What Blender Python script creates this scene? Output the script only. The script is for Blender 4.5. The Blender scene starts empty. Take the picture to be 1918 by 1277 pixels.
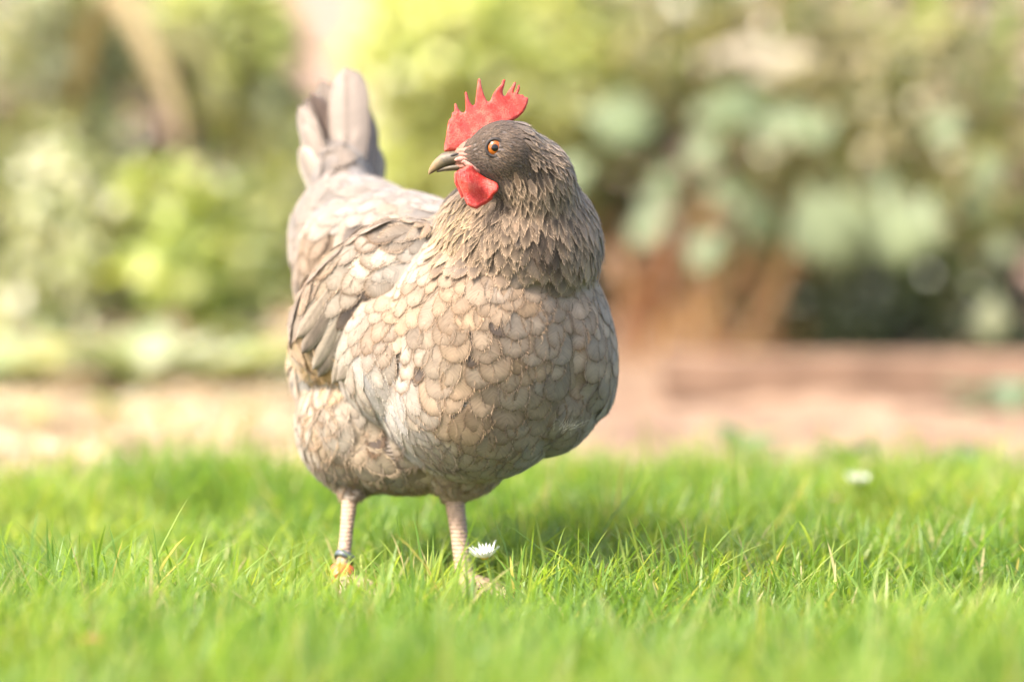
import bpy, bmesh, math, random
import numpy as np
from mathutils import Vector, Matrix
from mathutils.bvhtree import BVHTree
from mathutils.geometry import delaunay_2d_cdt

random.seed(7)
rng = np.random.default_rng(7)
scene = bpy.context.scene
C = scene.collection

# ------------------------------------------------------------------ camera, sky, sun, exposure
CAM = Vector((0.0, -3.15, 0.40))
PITCH = math.atan(413.5 / 7192.0)
cam_data = bpy.data.cameras.new('camera')
cam = bpy.data.objects.new('camera', cam_data)
C.objects.link(cam)
cam.location = CAM
cam.rotation_euler = (math.radians(90) - PITCH, 0, 0)
cam_data.lens = 135
cam_data.sensor_width = 36
cam_data.clip_start = 0.05
cam_data.clip_end = 500
cam_data.dof.use_dof = True
cam_data.dof.focus_distance = 3.125
cam_data.dof.aperture_fstop = 2.0
cam_data.dof.aperture_blades = 0
scene.camera = cam

SUN_EL, SUN_AZ = math.radians(50), math.radians(-118)   # azimuth from +Y towards +X
sun_dir = Vector((math.sin(SUN_AZ) * math.cos(SUN_EL), math.cos(SUN_AZ) * math.cos(SUN_EL), math.sin(SUN_EL)))
world = bpy.data.worlds.new('World')
scene.world = world
world.use_nodes = True
wn = world.node_tree
bg = wn.nodes['Background']
sky = wn.nodes.new('ShaderNodeTexSky')
sky.sky_type = 'NISHITA'
sky.sun_disc = False
sky.sun_elevation = SUN_EL
sky.sun_rotation = SUN_AZ
sky.air_density = 0.8
sky.dust_density = 4.0
sky.ozone_density = 0.2
wn.links.new(sky.outputs[0], bg.inputs[0])
bg.inputs[1].default_value = 0.15
sl = bpy.data.lights.new('sun', 'SUN')
sl.energy = 2.05
sl.angle = math.radians(9)
sl.color = (1.0, 0.95, 0.86)
so = bpy.data.objects.new('sun', sl)
C.objects.link(so)
so.rotation_euler = sun_dir.to_track_quat('Z', 'Y').to_euler()
so.location = (-2, -2, 4)
scene.view_settings.view_transform = 'Standard'
scene.view_settings.look = 'None'
scene.view_settings.gamma = 1
scene.view_settings.exposure = 2.2
scene.render.engine = 'CYCLES'
scene.cycles.use_denoising = True
scene.cycles.transparent_max_bounces = 12
scene.cycles.max_bounces = 6
scene.cycles.sample_clamp_indirect = 6

# ------------------------------------------------------------------ helpers
FPX = 7192.0
_R = cam.rotation_euler.to_matrix()


def ray(px, py):
    return _R @ Vector(((px - 959.0) / FPX, (638.5 - py) / FPX, -1.0))


def P(px, py, Y):
    """point of the place at depth Y that stands at this spot of the view"""
    d = ray(px, py)
    t = (Y - CAM.y) / d.y
    return CAM + d * t


def G(px, py, z=0.0):
    d = ray(px, py)
    t = (z - CAM.z) / d.z
    return CAM + d * t


def new_mat(name):
    m = bpy.data.materials.new(name)
    m.use_nodes = True
    nt = m.node_tree
    for n in list(nt.nodes):
        nt.nodes.remove(n)
    out = nt.nodes.new('ShaderNodeOutputMaterial')
    return m, nt, out


def N(nt, t, **kw):
    n = nt.nodes.new(t)
    for k, v in kw.items():
        setattr(n, k, v)
    return n


def L(nt, a, b):
    nt.links.new(a, b)


def mathn(nt, op, a, b=None, c=None, clamp=False):
    n = N(nt, 'ShaderNodeMath', operation=op)
    n.use_clamp = clamp
    for i, v in enumerate((a, b, c)):
        if v is None:
            continue
        if isinstance(v, (int, float)):
            n.inputs[i].default_value = v
        else:
            L(nt, v, n.inputs[i])
    return n.outputs[0]


def ramp(nt, fac, stops):
    r = N(nt, 'ShaderNodeValToRGB')
    el = r.color_ramp.elements
    while len(el) > 1:
        el.remove(el[-1])
    el[0].position = stops[0][0]
    el[0].color = (*stops[0][1], 1)
    for p, c in stops[1:]:
        e = el.new(p)
        e.color = (*c, 1)
    L(nt, fac, r.inputs[0])
    return r.outputs[0]


def noise(nt, vec, scale, detail=4, rough=0.55):
    n = N(nt, 'ShaderNodeTexNoise')
    n.inputs['Scale'].default_value = scale
    n.inputs['Detail'].default_value = detail
    n.inputs['Roughness'].default_value = rough
    if vec is not None:
        L(nt, vec, n.inputs['Vector'])
    return n.outputs[0]


def bump(nt, h, strength, dist):
    b = N(nt, 'ShaderNodeBump')
    b.inputs['Strength'].default_value = strength
    b.inputs['Distance'].default_value = dist
    L(nt, h, b.inputs['Height'])
    return b.outputs[0]


def principled(nt, out, rough=0.6, spec=0.4):
    p = N(nt, 'ShaderNodeBsdfPrincipled')
    p.inputs['Roughness'].default_value = rough
    p.inputs['Specular IOR Level'].default_value = spec
    L(nt, p.outputs[0], out.inputs[0])
    return p


def objcoord(nt):
    return N(nt, 'ShaderNodeTexCoord').outputs['Object']


def simple_mat(name, stops, scale=20, rough=0.6, spec=0.3, bmp=0.0, bdist=0.002, bscale=None, sss=0.0, coat=0.0):
    m, nt, out = new_mat(name)
    p = principled(nt, out, rough, spec)
    oc = objcoord(nt)
    f = noise(nt, oc, scale)
    L(nt, ramp(nt, f, stops), p.inputs['Base Color'])
    if bmp:
        L(nt, bump(nt, noise(nt, oc, bscale or scale * 3), bmp, bdist), p.inputs['Normal'])
    if sss:
        p.inputs['Subsurface Weight'].default_value = sss
        p.inputs['Subsurface Radius'].default_value = (0.004, 0.0012, 0.0008)
        p.inputs['Subsurface Scale'].default_value = 1.0
    p.inputs['Coat Weight'].default_value = coat
    p.inputs['Coat Roughness'].default_value = 0.1
    return m


def leaf_mat(name, attr='col', trans=0.45, rough=0.45, spec=0.35, var=0.25):
    """leaf / blade material: colour attribute, noise, translucency"""
    m, nt, out = new_mat(name)
    a = N(nt, 'ShaderNodeAttribute', attribute_name=attr)
    oc = objcoord(nt)
    f = noise(nt, oc, 90, 3)
    v = mathn(nt, 'MULTIPLY_ADD', f, 2 * var, 1 - var)
    mx = N(nt, 'ShaderNodeVectorMath', operation='SCALE')
    L(nt, a.outputs['Color'], mx.inputs[0])
    L(nt, v, mx.inputs['Scale'])
    p = N(nt, 'ShaderNodeBsdfPrincipled')
    p.inputs['Roughness'].default_value = rough
    p.inputs['Specular IOR Level'].default_value = spec
    L(nt, mx.outputs[0], p.inputs['Base Color'])
    t = N(nt, 'ShaderNodeBsdfTranslucent')
    tint = N(nt, 'ShaderNodeVectorMath', operation='MULTIPLY')
    tint.inputs[1].default_value = (1.35, 1.25, 0.55)
    L(nt, mx.outputs[0], tint.inputs[0])
    L(nt, tint.outputs[0], t.inputs[0])
    ms = N(nt, 'ShaderNodeMixShader')
    ms.inputs[0].default_value = trans
    L(nt, p.outputs[0], ms.inputs[1])
    L(nt, t.outputs[0], ms.inputs[2])
    L(nt, ms.outputs[0], out.inputs[0])
    return m


def np_mesh(name, verts, faces4=None, faces3=None, col=None, uv=None, extra=None, smooth=True):
    """fast mesh from numpy arrays; col/uv/extra per vertex"""
    me = bpy.data.meshes.new(name)
    verts = np.asarray(verts, np.float32)
    n4 = 0 if faces4 is None else len(faces4)
    n3 = 0 if faces3 is None else len(faces3)
    me.vertices.add(len(verts))
    me.vertices.foreach_set('co', verts.ravel())
    idx = []
    if n4:
        idx.append(np.asarray(faces4, np.int32).ravel())
    if n3:
        idx.append(np.asarray(faces3, np.int32).ravel())
    idx = np.concatenate(idx)
    me.loops.add(len(idx))
    me.loops.foreach_set('vertex_index', idx)
    me.polygons.add(n4 + n3)
    start = np.concatenate([np.arange(n4) * 4, n4 * 4 + np.arange(n3) * 3]).astype(np.int32)
    me.polygons.foreach_set('loop_start', start)
    me.update(calc_edges=True)
    if smooth:
        me.polygons.foreach_set('use_smooth', np.ones(n4 + n3, bool))
    if col is not None:
        a = me.attributes.new('col', 'FLOAT_COLOR', 'POINT')
        c4 = np.ones((len(verts), 4), np.float32)
        c4[:, :3] = col
        a.data.foreach_set('color', c4.ravel())
    if uv is not None:
        a = me.attributes.new('fuv', 'FLOAT_VECTOR', 'POINT')
        a.data.foreach_set('vector', np.asarray(uv, np.float32).ravel())
    me.validate()
    return me


def link(name, me, mat=None, parent=None, loc=None):
    o = bpy.data.objects.new(name, me)
    C.objects.link(o)
    if mat is not None and me is not None:
        if len(me.materials) == 0:
            me.materials.append(mat)
    if parent is not None:
        o.parent = parent
    if loc is not None:
        o.location = loc
    return o


def tag(o, label=None, cat=None, group=None, kind=None):
    if label:
        o['label'] = label
    if cat:
        o['category'] = cat
    if group:
        o['group'] = group
    if kind:
        o['kind'] = kind
    return o


def empty(name, loc=(0, 0, 0)):
    o = bpy.data.objects.new(name, None)
    o.empty_display_size = 0.05
    o.location = loc
    C.objects.link(o)
    return o


def local_child(name, me, mat, root):
    """mesh given in world space, parented to an Empty that stands at root.location"""
    me.transform(Matrix.Translation(-Vector(root.location)))
    return link(name, me, mat, root)


def tube(points, radii, seg=8, cap=True):
    """tapered tube along points -> verts, quads, tris"""
    pts = [Vector(p) for p in points]
    n = len(pts)
    V, Q, T = [], [], []
    up = Vector((0.13, 0.29, 0.95)).normalized()
    for i in range(n):
        d = (pts[min(i + 1, n - 1)] - pts[max(i - 1, 0)]).normalized()
        a = d.cross(up)
        if a.length < 1e-3:
            a = d.cross(Vector((1, 0, 0)))
        a.normalize()
        b = d.cross(a)
        for k in range(seg):
            t = 2 * math.pi * k / seg
            V.append(pts[i] + (a * math.cos(t) + b * math.sin(t)) * radii[i])
    for i in range(n - 1):
        for k in range(seg):
            k2 = (k + 1) % seg
            Q.append((i * seg + k, i * seg + k2, (i + 1) * seg + k2, (i + 1) * seg + k))
    if cap:
        c0 = len(V)
        V.append(pts[0])
        c1 = len(V)
        V.append(pts[-1])
        for k in range(seg):
            k2 = (k + 1) % seg
            T.append((c0, k2, k))
            T.append((c1, (n - 1) * seg + k, (n - 1) * seg + k2))
    return V, Q, T


class MB:
    def __init__(self):
        self.v, self.q, self.t, self.c = [], [], [], []

    def add(self, V, Q, T=(), col=None):
        o = len(self.v)
        self.v += [tuple(p) for p in V]
        self.q += [tuple(i + o for i in f) for f in Q]
        self.t += [tuple(i + o for i in f) for f in T]
        if col is not None:
            col = np.broadcast_to(np.asarray(col, float), (len(V), 3))
            self.c += [tuple(x) for x in col]
        return self

    def mesh(self, name, smooth=True):
        return np_mesh(name, self.v, self.q or None, self.t or None, self.c if self.c else None, smooth=smooth)


def leaf_shape(length, width, nseg=6, fold=0.25, droop=0.4, shape=1.0, base=0.35, wavy=0.0):
    """leaf along +Y, normal +Z, folded along its midrib; returns verts (n,3), quads"""
    V, Q = [], []
    for i in range(nseg + 1):
        v = i / nseg
        w = width * 0.5 * (math.sin(math.pi * min(1, v ** (1 / (1 + base)) * 0.985 + 0.012)) ** shape)
        y = length * v
        z = -droop * length * v * v
        for u in (-1, -0.5, 0, 0.5, 1):
            V.append((u * w, y - 0.10 * length * abs(u) * (v), z + abs(u) * w * fold + wavy * width * math.sin(v * 17 + u * 3) * abs(u)))
    for i in range(nseg):
        for k in range(4):
            a = i * 5 + k
            Q.append((a, a + 1, a + 6, a + 5))
    return np.array(V), np.array(Q)


def frames(dirs, ups):
    """batch rotation matrices with +Y along dirs, +Z near ups"""
    y = dirs / np.linalg.norm(dirs, axis=1, keepdims=True)
    x = np.cross(y, ups)
    nx = np.linalg.norm(x, axis=1, keepdims=True)
    x = np.where(nx < 1e-4, np.array([[1.0, 0, 0]]), x / np.maximum(nx, 1e-6))
    z = np.cross(x, y)
    return np.stack([x, y, z], axis=2)


def scatter_leaves(pos, dirs, ups, scale, cols, shapes):
    """many leaves joined into one vertex/quad/colour set"""
    Rm = frames(dirs, ups)
    AV, AQ, AC = [], [], []
    off = 0
    pick = rng.integers(0, len(shapes), len(pos))
    for k, (sv, sq) in enumerate(shapes):
        ids = np.where(pick == k)[0]
        if len(ids) == 0:
            continue
        vv = np.einsum('nij,vj->nvi', Rm[ids], sv) * scale[ids][:, None, None] + pos[ids][:, None, :]
        n, m = len(ids), len(sv)
        AV.append(vv.reshape(-1, 3))
        AQ.append((sq[None] + (off + np.arange(n) * m)[:, None, None]).reshape(-1, 4))
        rib = np.where(np.abs(sv[:, 0]) < 1e-6, 1.18, 1.0)
        AC.append((cols[ids][:, None, :] * rib[None, :, None]).reshape(-1, 3))
        off += n * m
    return np.concatenate(AV), np.concatenate(AQ), np.concatenate(AC)



# ------------------------------------------------------------------ ground, bed, lawn
LAWN_END = 0.90
def ground_h(x, y):
    return 0.004 * np.sin(x * 5.1 + 1.3) * np.sin(y * 4.3) + 0.006 * np.sin(x * 1.7 + y * 2.3)


M_GROUND = simple_mat('garden_earth', [(0.3, (0.10, 0.07, 0.045)), (0.7, (0.20, 0.14, 0.09))], scale=3, rough=0.9, bmp=0.6, bdist=0.01)
me = np_mesh('ground', [(-200, -200, -0.03), (200, -200, -0.03), (200, 200, -0.03), (-200, 200, -0.03)], [(0, 1, 2, 3)])
tag(link('ground', me, M_GROUND), kind='structure')


def sheet(name, x0, x1, y0, y1, nx, ny, hf, mat):
    xs, ys = np.linspace(x0, x1, nx), np.linspace(y0, y1, ny)
    X, Y = np.meshgrid(xs, ys)
    Z = hf(X, Y)
    V = np.stack([X.ravel(), Y.ravel(), Z.ravel()], 1)
    i = np.arange((nx) * (ny)).reshape(ny, nx)
    Q = np.stack([i[:-1, :-1].ravel(), i[:-1, 1:].ravel(), i[1:, 1:].ravel(), i[1:, :-1].ravel()], 1)
    return tag(link(name, np_mesh(name, V, Q), mat), kind='structure')


M_TURF = simple_mat('turf_thatch', [(0.3, (0.055, 0.085, 0.018)), (0.6, (0.11, 0.15, 0.035)), (0.8, (0.20, 0.17, 0.08))], scale=60, rough=0.9, bmp=0.8, bdist=0.006)
sheet('lawn', -4, 4, -3.2, LAWN_END + 0.05, 160, 120, lambda x, y: ground_h(x, y) - 0.004, M_TURF)


def wob(x, y, s, seed):
    return (np.sin(x * s + seed) * np.sin(y * s * 1.13 + seed * 1.7) + np.sin(x * s * 2.3 + y * s * 1.1 + seed * 2.1) * 0.5
            + np.sin(y * s * 2.9 - x * s * 1.7 + seed) * 0.35)


M_SOIL = simple_mat('bed_soil', [(0.28, (0.125, 0.074, 0.045)), (0.5, (0.22, 0.140, 0.086)), (0.72, (0.36, 0.245, 0.16))], scale=9, rough=0.95, bmp=1.0, bdist=0.02, bscale=60)
sheet('flower_bed', -4, 4, LAWN_END - 0.03, 5.4, 220, 160,
      lambda x, y: 0.004 + 0.012 * wob(x, y, 9, 1.0) + 0.006 * wob(x, y, 31, 2.0) + 0.02 * np.clip((y - 2.2) / 2, 0, 1), M_SOIL)

FOOT_X = (G(640, 1120).x, G(880, 1120).x)
# grass: blades as one mass
def grass(n, x0, x1, y0, y1, seed, hmean, dens=None):
    r = np.random.default_rng(seed)
    x = r.uniform(x0, x1, n)
    y = r.uniform(y0, y1, n)
    edge = LAWN_END + 0.07 * np.sin(x * 5.0 + 0.6) + 0.05 * np.sin(x * 14 + 1) + r.normal(0, 0.05, n)
    ok = y < edge
    clump = wob(x, y, 14, 3.0) * 0.5 + wob(x, y, 33, 5.0) * 0.35
    ok &= r.random(n) < np.clip(0.82 + 0.36 * clump, 0.2, 1)
    x, y, clump = x[ok], y[ok], clump[ok]
    n = len(x)
    h = hmean * np.clip(r.lognormal(0, 0.40, n), 0.35, 2.4) * (1 + 0.34 * clump + 0.22 * wob(x, y, 4.5, 9.0))
    h *= 1 + 0.35 * np.clip((y - 0.5) / 0.5, 0, 1) + 0.7 * np.clip((-0.25 - y) / 0.35, 0, 1)
    for fx, fy0, fy1, fw, ff in ((FOOT_X[0], -0.16, 0.10, 0.045, 1.1), (FOOT_X[1], -0.16, 0.10, 0.05, 1.35), (-0.0235, -0.14, 0.09, 0.022, 0.55), (0.335, 0.25, 0.6, 0.03, 0.6)):
        near = (np.abs(x - fx) < fw) & (y > fy0) & (y < fy1)
        h[near] *= ff
    tall = r.random(n) < 0.008
    h[tall] *= 1.55
    w = r.uniform(0.0006, 0.0012, n) * (1 + 0.3 * (h > hmean * 1.3))
    az = r.uniform(0, 2 * np.pi, n)
    lean = np.abs(r.normal(0.30, 0.28, n))
    curl = r.normal(0.45, 0.35, n)
    dx, dy = np.cos(az), np.sin(az)
    ts = [0, 0.3, 0.6, 0.85, 1.0]
    fw = [0.8, 1.0, 0.85, 0.5, 0]
    tw = r.uniform(-0.8, 0.8, n)
    V = np.empty((n, 9, 3))
    z0 = ground_h(x, y) - 0.003
    k = 0
    for t, f in zip(ts, fw):
        off = h * (lean * t + curl * t * t * 0.8)
        zz = h * (t - 0.18 * np.clip(curl + lean, 0, 3) * t * t)
        cx, cy, cz = x + dx * off, y + dy * off, z0 + zz
        a = az + np.pi / 2 + tw * t
        sx, sy = np.cos(a), np.sin(a)
        if f > 0:
            V[:, k] = np.stack([cx + sx * w * f, cy + sy * w * f, cz], 1)
            V[:, k + 1] = np.stack([cx - sx * w * f, cy - sy * w * f, cz], 1)
            k += 2
        else:
            V[:, k] = np.stack([cx, cy, cz], 1)
    b = (np.arange(n) * 9)[:, None]
    Q = np.concatenate([b + np.array([0, 1, 3, 2]), b + np.array([2, 3, 5, 4]), b + np.array([4, 5, 7, 6])])
    T = b + np.array([6, 7, 8])
    g = r.normal(0, 1, n)
    base = np.array((0.165, 0.270, 0.042))
    yel = np.array((0.29, 0.35, 0.075))
    dk = np.array((0.095, 0.185, 0.026))
    m = np.clip(0.5 + 0.28 * g + 0.25 * wob(x, y, 6, 8.0), 0, 1)[:, None]
    col = np.where(m > 0.5, base + (yel - base) * (m - 0.5) * 2, dk + (base - dk) * m * 2)
    dry = r.random(n) < 0.045
    col[dry] = np.array((0.42, 0.36, 0.17))
    cc = np.repeat(col[:, None, :], 9, 1)
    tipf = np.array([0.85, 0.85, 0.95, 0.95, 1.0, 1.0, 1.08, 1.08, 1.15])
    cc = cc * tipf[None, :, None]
    return V.reshape(-1, 3), Q, T, cc.reshape(-1, 3)


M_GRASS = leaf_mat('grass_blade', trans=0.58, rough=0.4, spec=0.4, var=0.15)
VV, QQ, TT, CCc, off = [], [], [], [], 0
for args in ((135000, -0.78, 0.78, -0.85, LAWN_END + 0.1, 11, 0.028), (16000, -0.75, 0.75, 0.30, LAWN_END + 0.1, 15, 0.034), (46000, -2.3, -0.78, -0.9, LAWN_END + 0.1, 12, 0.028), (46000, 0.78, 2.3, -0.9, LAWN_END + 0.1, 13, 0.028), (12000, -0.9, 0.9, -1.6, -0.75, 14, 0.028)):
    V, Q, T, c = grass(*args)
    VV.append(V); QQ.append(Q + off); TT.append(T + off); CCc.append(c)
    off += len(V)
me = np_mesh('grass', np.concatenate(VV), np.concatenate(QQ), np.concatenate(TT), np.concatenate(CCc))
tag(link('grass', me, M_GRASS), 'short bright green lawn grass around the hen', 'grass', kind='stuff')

# straw and chips strewn over the bed, thick towards the olive shrub
def straw(n, seed):
    r = np.random.default_rng(seed)
    x = -0.75 + np.abs(r.normal(0, 0.55, n)) * np.where(r.random(n) < 0.5, -1, 1)
    y = r.uniform(LAWN_END + 0.02, 2.6, n)
    ok = (x > -3) & (x < -0.12 + 0.1 * r.normal(0, 1, n))
    x, y = x[ok], y[ok]
    n = len(x)
    z = 0.012 + 0.012 * wob(x, y, 9, 1.0) + r.uniform(0, 0.012, n)
    a = r.uniform(0, np.pi, n)
    ln = r.uniform(0.015, 0.06, n)
    w = r.uniform(0.001, 0.004, n)
    d = np.stack([np.cos(a), np.sin(a), r.normal(0, 0.2, n)], 1)
    s = np.stack([-np.sin(a), np.cos(a), np.zeros(n)], 1)
    c = np.stack([x, y, z], 1)
    V = np.stack([c - d * ln[:, None] / 2 - s * w[:, None], c - d * ln[:, None] / 2 + s * w[:, None], c + d * ln[:, None] / 2 + s * w[:, None] * 0.7, c + d * ln[:, None] / 2 - s * w[:, None] * 0.7], 1)
    Q = (np.arange(n) * 4)[:, None] + np.arange(4)
    col = np.array((0.58, 0.46, 0.30)) * r.uniform(0.6, 1.15, n)[:, None]
    return V.reshape(-1, 3), Q, np.repeat(col, 4, 0)


V, Q, c = straw(16000, 21)
tag(link('straw', np_mesh('straw', V, Q, None, c, smooth=False), leaf_mat('straw_chip', trans=0.2, rough=0.7, spec=0.2)), 'pale straw and chips strewn over the bare bed', 'straw', kind='stuff')
# ------------------------------------------------------------------ the hen
FWD = Vector((0.60, -0.80, 0.0))        # where the hen's body points
HRIGHT = Vector((-0.80, -0.60, 0.0))    # her right side
HEN_LOC = Vector((-0.09, 0.10, 0.0))
hen = empty('hen', HEN_LOC)
tag(hen, 'grey-brown hen with red comb standing in the grass, head turned in profile', 'hen')


def ell(bm, c, radii, axis=None, up=None):
    """ellipsoid: radii along (axis, side, up)"""
    m = bmesh.ops.create_icosphere(bm, subdivisions=4, radius=1.0)
    axis = Vector(axis).normalized() if axis is not None else Vector((1, 0, 0))
    up = Vector(up) if up is not None else Vector((0, 0, 1))
    side = up.cross(axis).normalized()
    up = axis.cross(side).normalized()
    M = Matrix((axis * radii[0], side * radii[1], up * radii[2])).transposed()
    for v in m['verts']:
        v.co = Vector(c) + M @ v.co


def chain(bm, pts, radii, seg=20, sub=6):
    """round-ended tapered limb"""
    P2, R2 = [], []
    for i in range(len(pts) - 1):
        for k in range(sub):
            t = k / sub
            P2.append(Vector(pts[i]).lerp(Vector(pts[i + 1]), t))
            R2.append(radii[i] * (1 - t) + radii[i + 1] * t)
    P2.append(Vector(pts[-1]))
    R2.append(radii[-1])
    V, Q, T = tube(P2, R2, seg)
    vs = [bm.verts.new(v) for v in V]
    for f in list(Q) + list(T):
        bm.faces.new([vs[i] for i in f])
    for p, r in ((P2[0], R2[0]), (P2[-1], R2[-1])):
        ell(bm, p, (r, r, r))


HY = -0.012                                # depth of the head's middle plane
FOOT_R = G(640, 1120)
FOOT_L = G(880, 1120)
bm = bmesh.new()
ell(bm, P(917, 640, 0.060), (0.090, 0.098, 0.107))   # breast
ell(bm, P(1066, 622, 0.070), (0.0365, 0.074, 0.078), axis=(1, 0, 0.25))                                  # her left breast swell
ell(bm, P(1000, 718, 0.066), (0.056, 0.074, 0.062), axis=(1, 0, 0.5))
ell(bm, P(630, 690, 0.142), (0.040, 0.054, 0.052))
ell(bm, P(765, 836, 0.108), (0.070, 0.064, 0.040))
ell(bm, P(730, 770, 0.112), (0.064, 0.062, 0.058))
ell(bm, P(890, 730, 0.058), (0.082, 0.088, 0.076))                                   # keel
ell(bm, P(800, 640, 0.130), (0.150, 0.092, 0.098), axis=FWD + Vector((0, 0, -0.12)))  # trunk
ell(bm, P(758, 665, 0.062), (0.070, 0.053, 0.064), axis=FWD + Vector((0, 0, -0.1)))   # flank under the wing
ell(bm, P(700, 500, 0.205), (0.100, 0.066, 0.066), axis=FWD + Vector((0, 0, -0.75)))  # saddle
ell(bm, P(650, 515, 0.190), (0.046, 0.058, 0.066))
ell(bm, P(775, 480, 0.150), (0.10, 0.062, 0.052), axis=FWD + Vector((0, 0, -0.25)))                           # back
ell(bm, P(680, 793, 0.128), (0.057, 0.072, 0.062))                                   # rear fluff
ell(bm, P(790, 800, 0.130), (0.078, 0.070, 0.052))                                   # belly
wing_axis = P(600, 670, 0.085) - P(800, 470, 0.045)
ell(bm, P(702, 572, 0.068), (0.088, 0.030, 0.056), axis=wing_axis, up=Vector((0.25, -0.9, 0.3)).cross(wing_axis))
ell(bm, P(642, 362, 0.262), (0.050, 0.028, 0.034), axis=P(625, 250, 0.29) - P(665, 420, 0.24))   # tail stump
# neck and head
chain(bm, [P(968, 462, 0.042), P(980, 392, 0.026), P(986, 334, 0.006), P(955, 288, HY)], [0.069, 0.052, 0.0375, 0.0255])
ell(bm, P(945, 286, HY), (0.030, 0.0225, 0.0265), axis=(-1, 0, 0))
ell(bm, P(905, 296, HY), (0.026, 0.0150, 0.0190), axis=(-1, 0, -0.12))
ell(bm, P(975, 305, HY - 0.014), (0.009, 0.008, 0.011))                              # ear tuft
# thighs, shanks, toes
chain(bm, [P(680, 820, 0.140), P(664, 880, 0.110), P(657, 926, 0.095)], [0.050, 0.028, 0.010])
chain(bm, [P(862, 830, 0.085), P(864, 880, 0.085), P(850, 918, 0.085)], [0.046, 0.026, 0.012])
kr, kl = P(657, 918, 0.095), P(848, 910, 0.085)
ar, al = FOOT_R + Vector((0, 0, 0.016)), FOOT_L + Vector((-0.004, 0, 0.016))
chain(bm, [kr, kr.lerp(ar, 0.5), ar], [0.0075, 0.0060, 0.0066])
chain(bm, [kl, kl.lerp(al, 0.5), al], [0.0094, 0.0076, 0.0080])
for a in (ar, al):
    for ang, ln in ((0, 0.062), (32, 0.052), (-34, 0.050), (172, 0.028)):
        d = Matrix.Rotation(math.radians(ang), 3, 'Z') @ FWD
        k = a + d * ln * 0.45 + Vector((0, 0, -0.004))
        e = a + d * ln
        e.z = 0.007
        chain(bm, [a, k, e], [0.0070, 0.0060, 0.0048], seg=10, sub=3)
tmp_me = bpy.data.meshes.new('tmp')
bm.to_mesh(tmp_me)
bm.free()
tmp = bpy.data.objects.new('tmp', tmp_me)
C.objects.link(tmp)
md = tmp.modifiers.new('r', 'REMESH')
md.mode = 'VOXEL'
md.voxel_size = 0.0024
md2 = tmp.modifiers.new('s', 'SMOOTH')
md2.factor = 0.5
md2.iterations = 7
dg = bpy.context.evaluated_depsgraph_get()
body_me = bpy.data.meshes.new_from_object(tmp.evaluated_get(dg))
bpy.data.objects.remove(tmp)
body_me.name = 'body'
nv = len(body_me.vertices)
bco = np.empty(nv * 3, np.float32)
body_me.vertices.foreach_get('co', bco)
bco = bco.reshape(-1, 3).copy()
body_me.calc_loop_triangles()
tri = np.empty(len(body_me.loop_triangles) * 3, np.int32)
body_me.loop_triangles.foreach_get('vertices', tri)
tri = tri.reshape(-1, 3)
bvh = BVHTree.FromPolygons([tuple(map(float, v)) for v in bco], [tuple(map(int, t)) for t in tri])


def hit(px, py):
    d = ray(px, py).normalized()
    loc, nor, i, dist = bvh.ray_cast(CAM, d)
    return loc, nor


# colours of the plumage (linear)
TAN = (0.42, 0.300, 0.198)
TANG = (0.365, 0.275, 0.195)
CREAM = (0.50, 0.415, 0.325)
PALE = (0.50, 0.435, 0.375)
GREYT = (0.36, 0.29, 0.225)
BROWN = (0.115, 0.080, 0.056)
HBR = (0.190, 0.130, 0.088)
HEAD = (0.115, 0.083, 0.062)
FLUF = (0.40, 0.315, 0.225)
SPOT = (0.055, 0.042, 0.034)
LACE_SHADOW = (0.225, 0.138, 0.078)  # brown rim lacing, with the soft shadow between feathers painted in
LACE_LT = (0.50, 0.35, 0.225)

PL = 0.67      # plumage albedo
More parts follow.
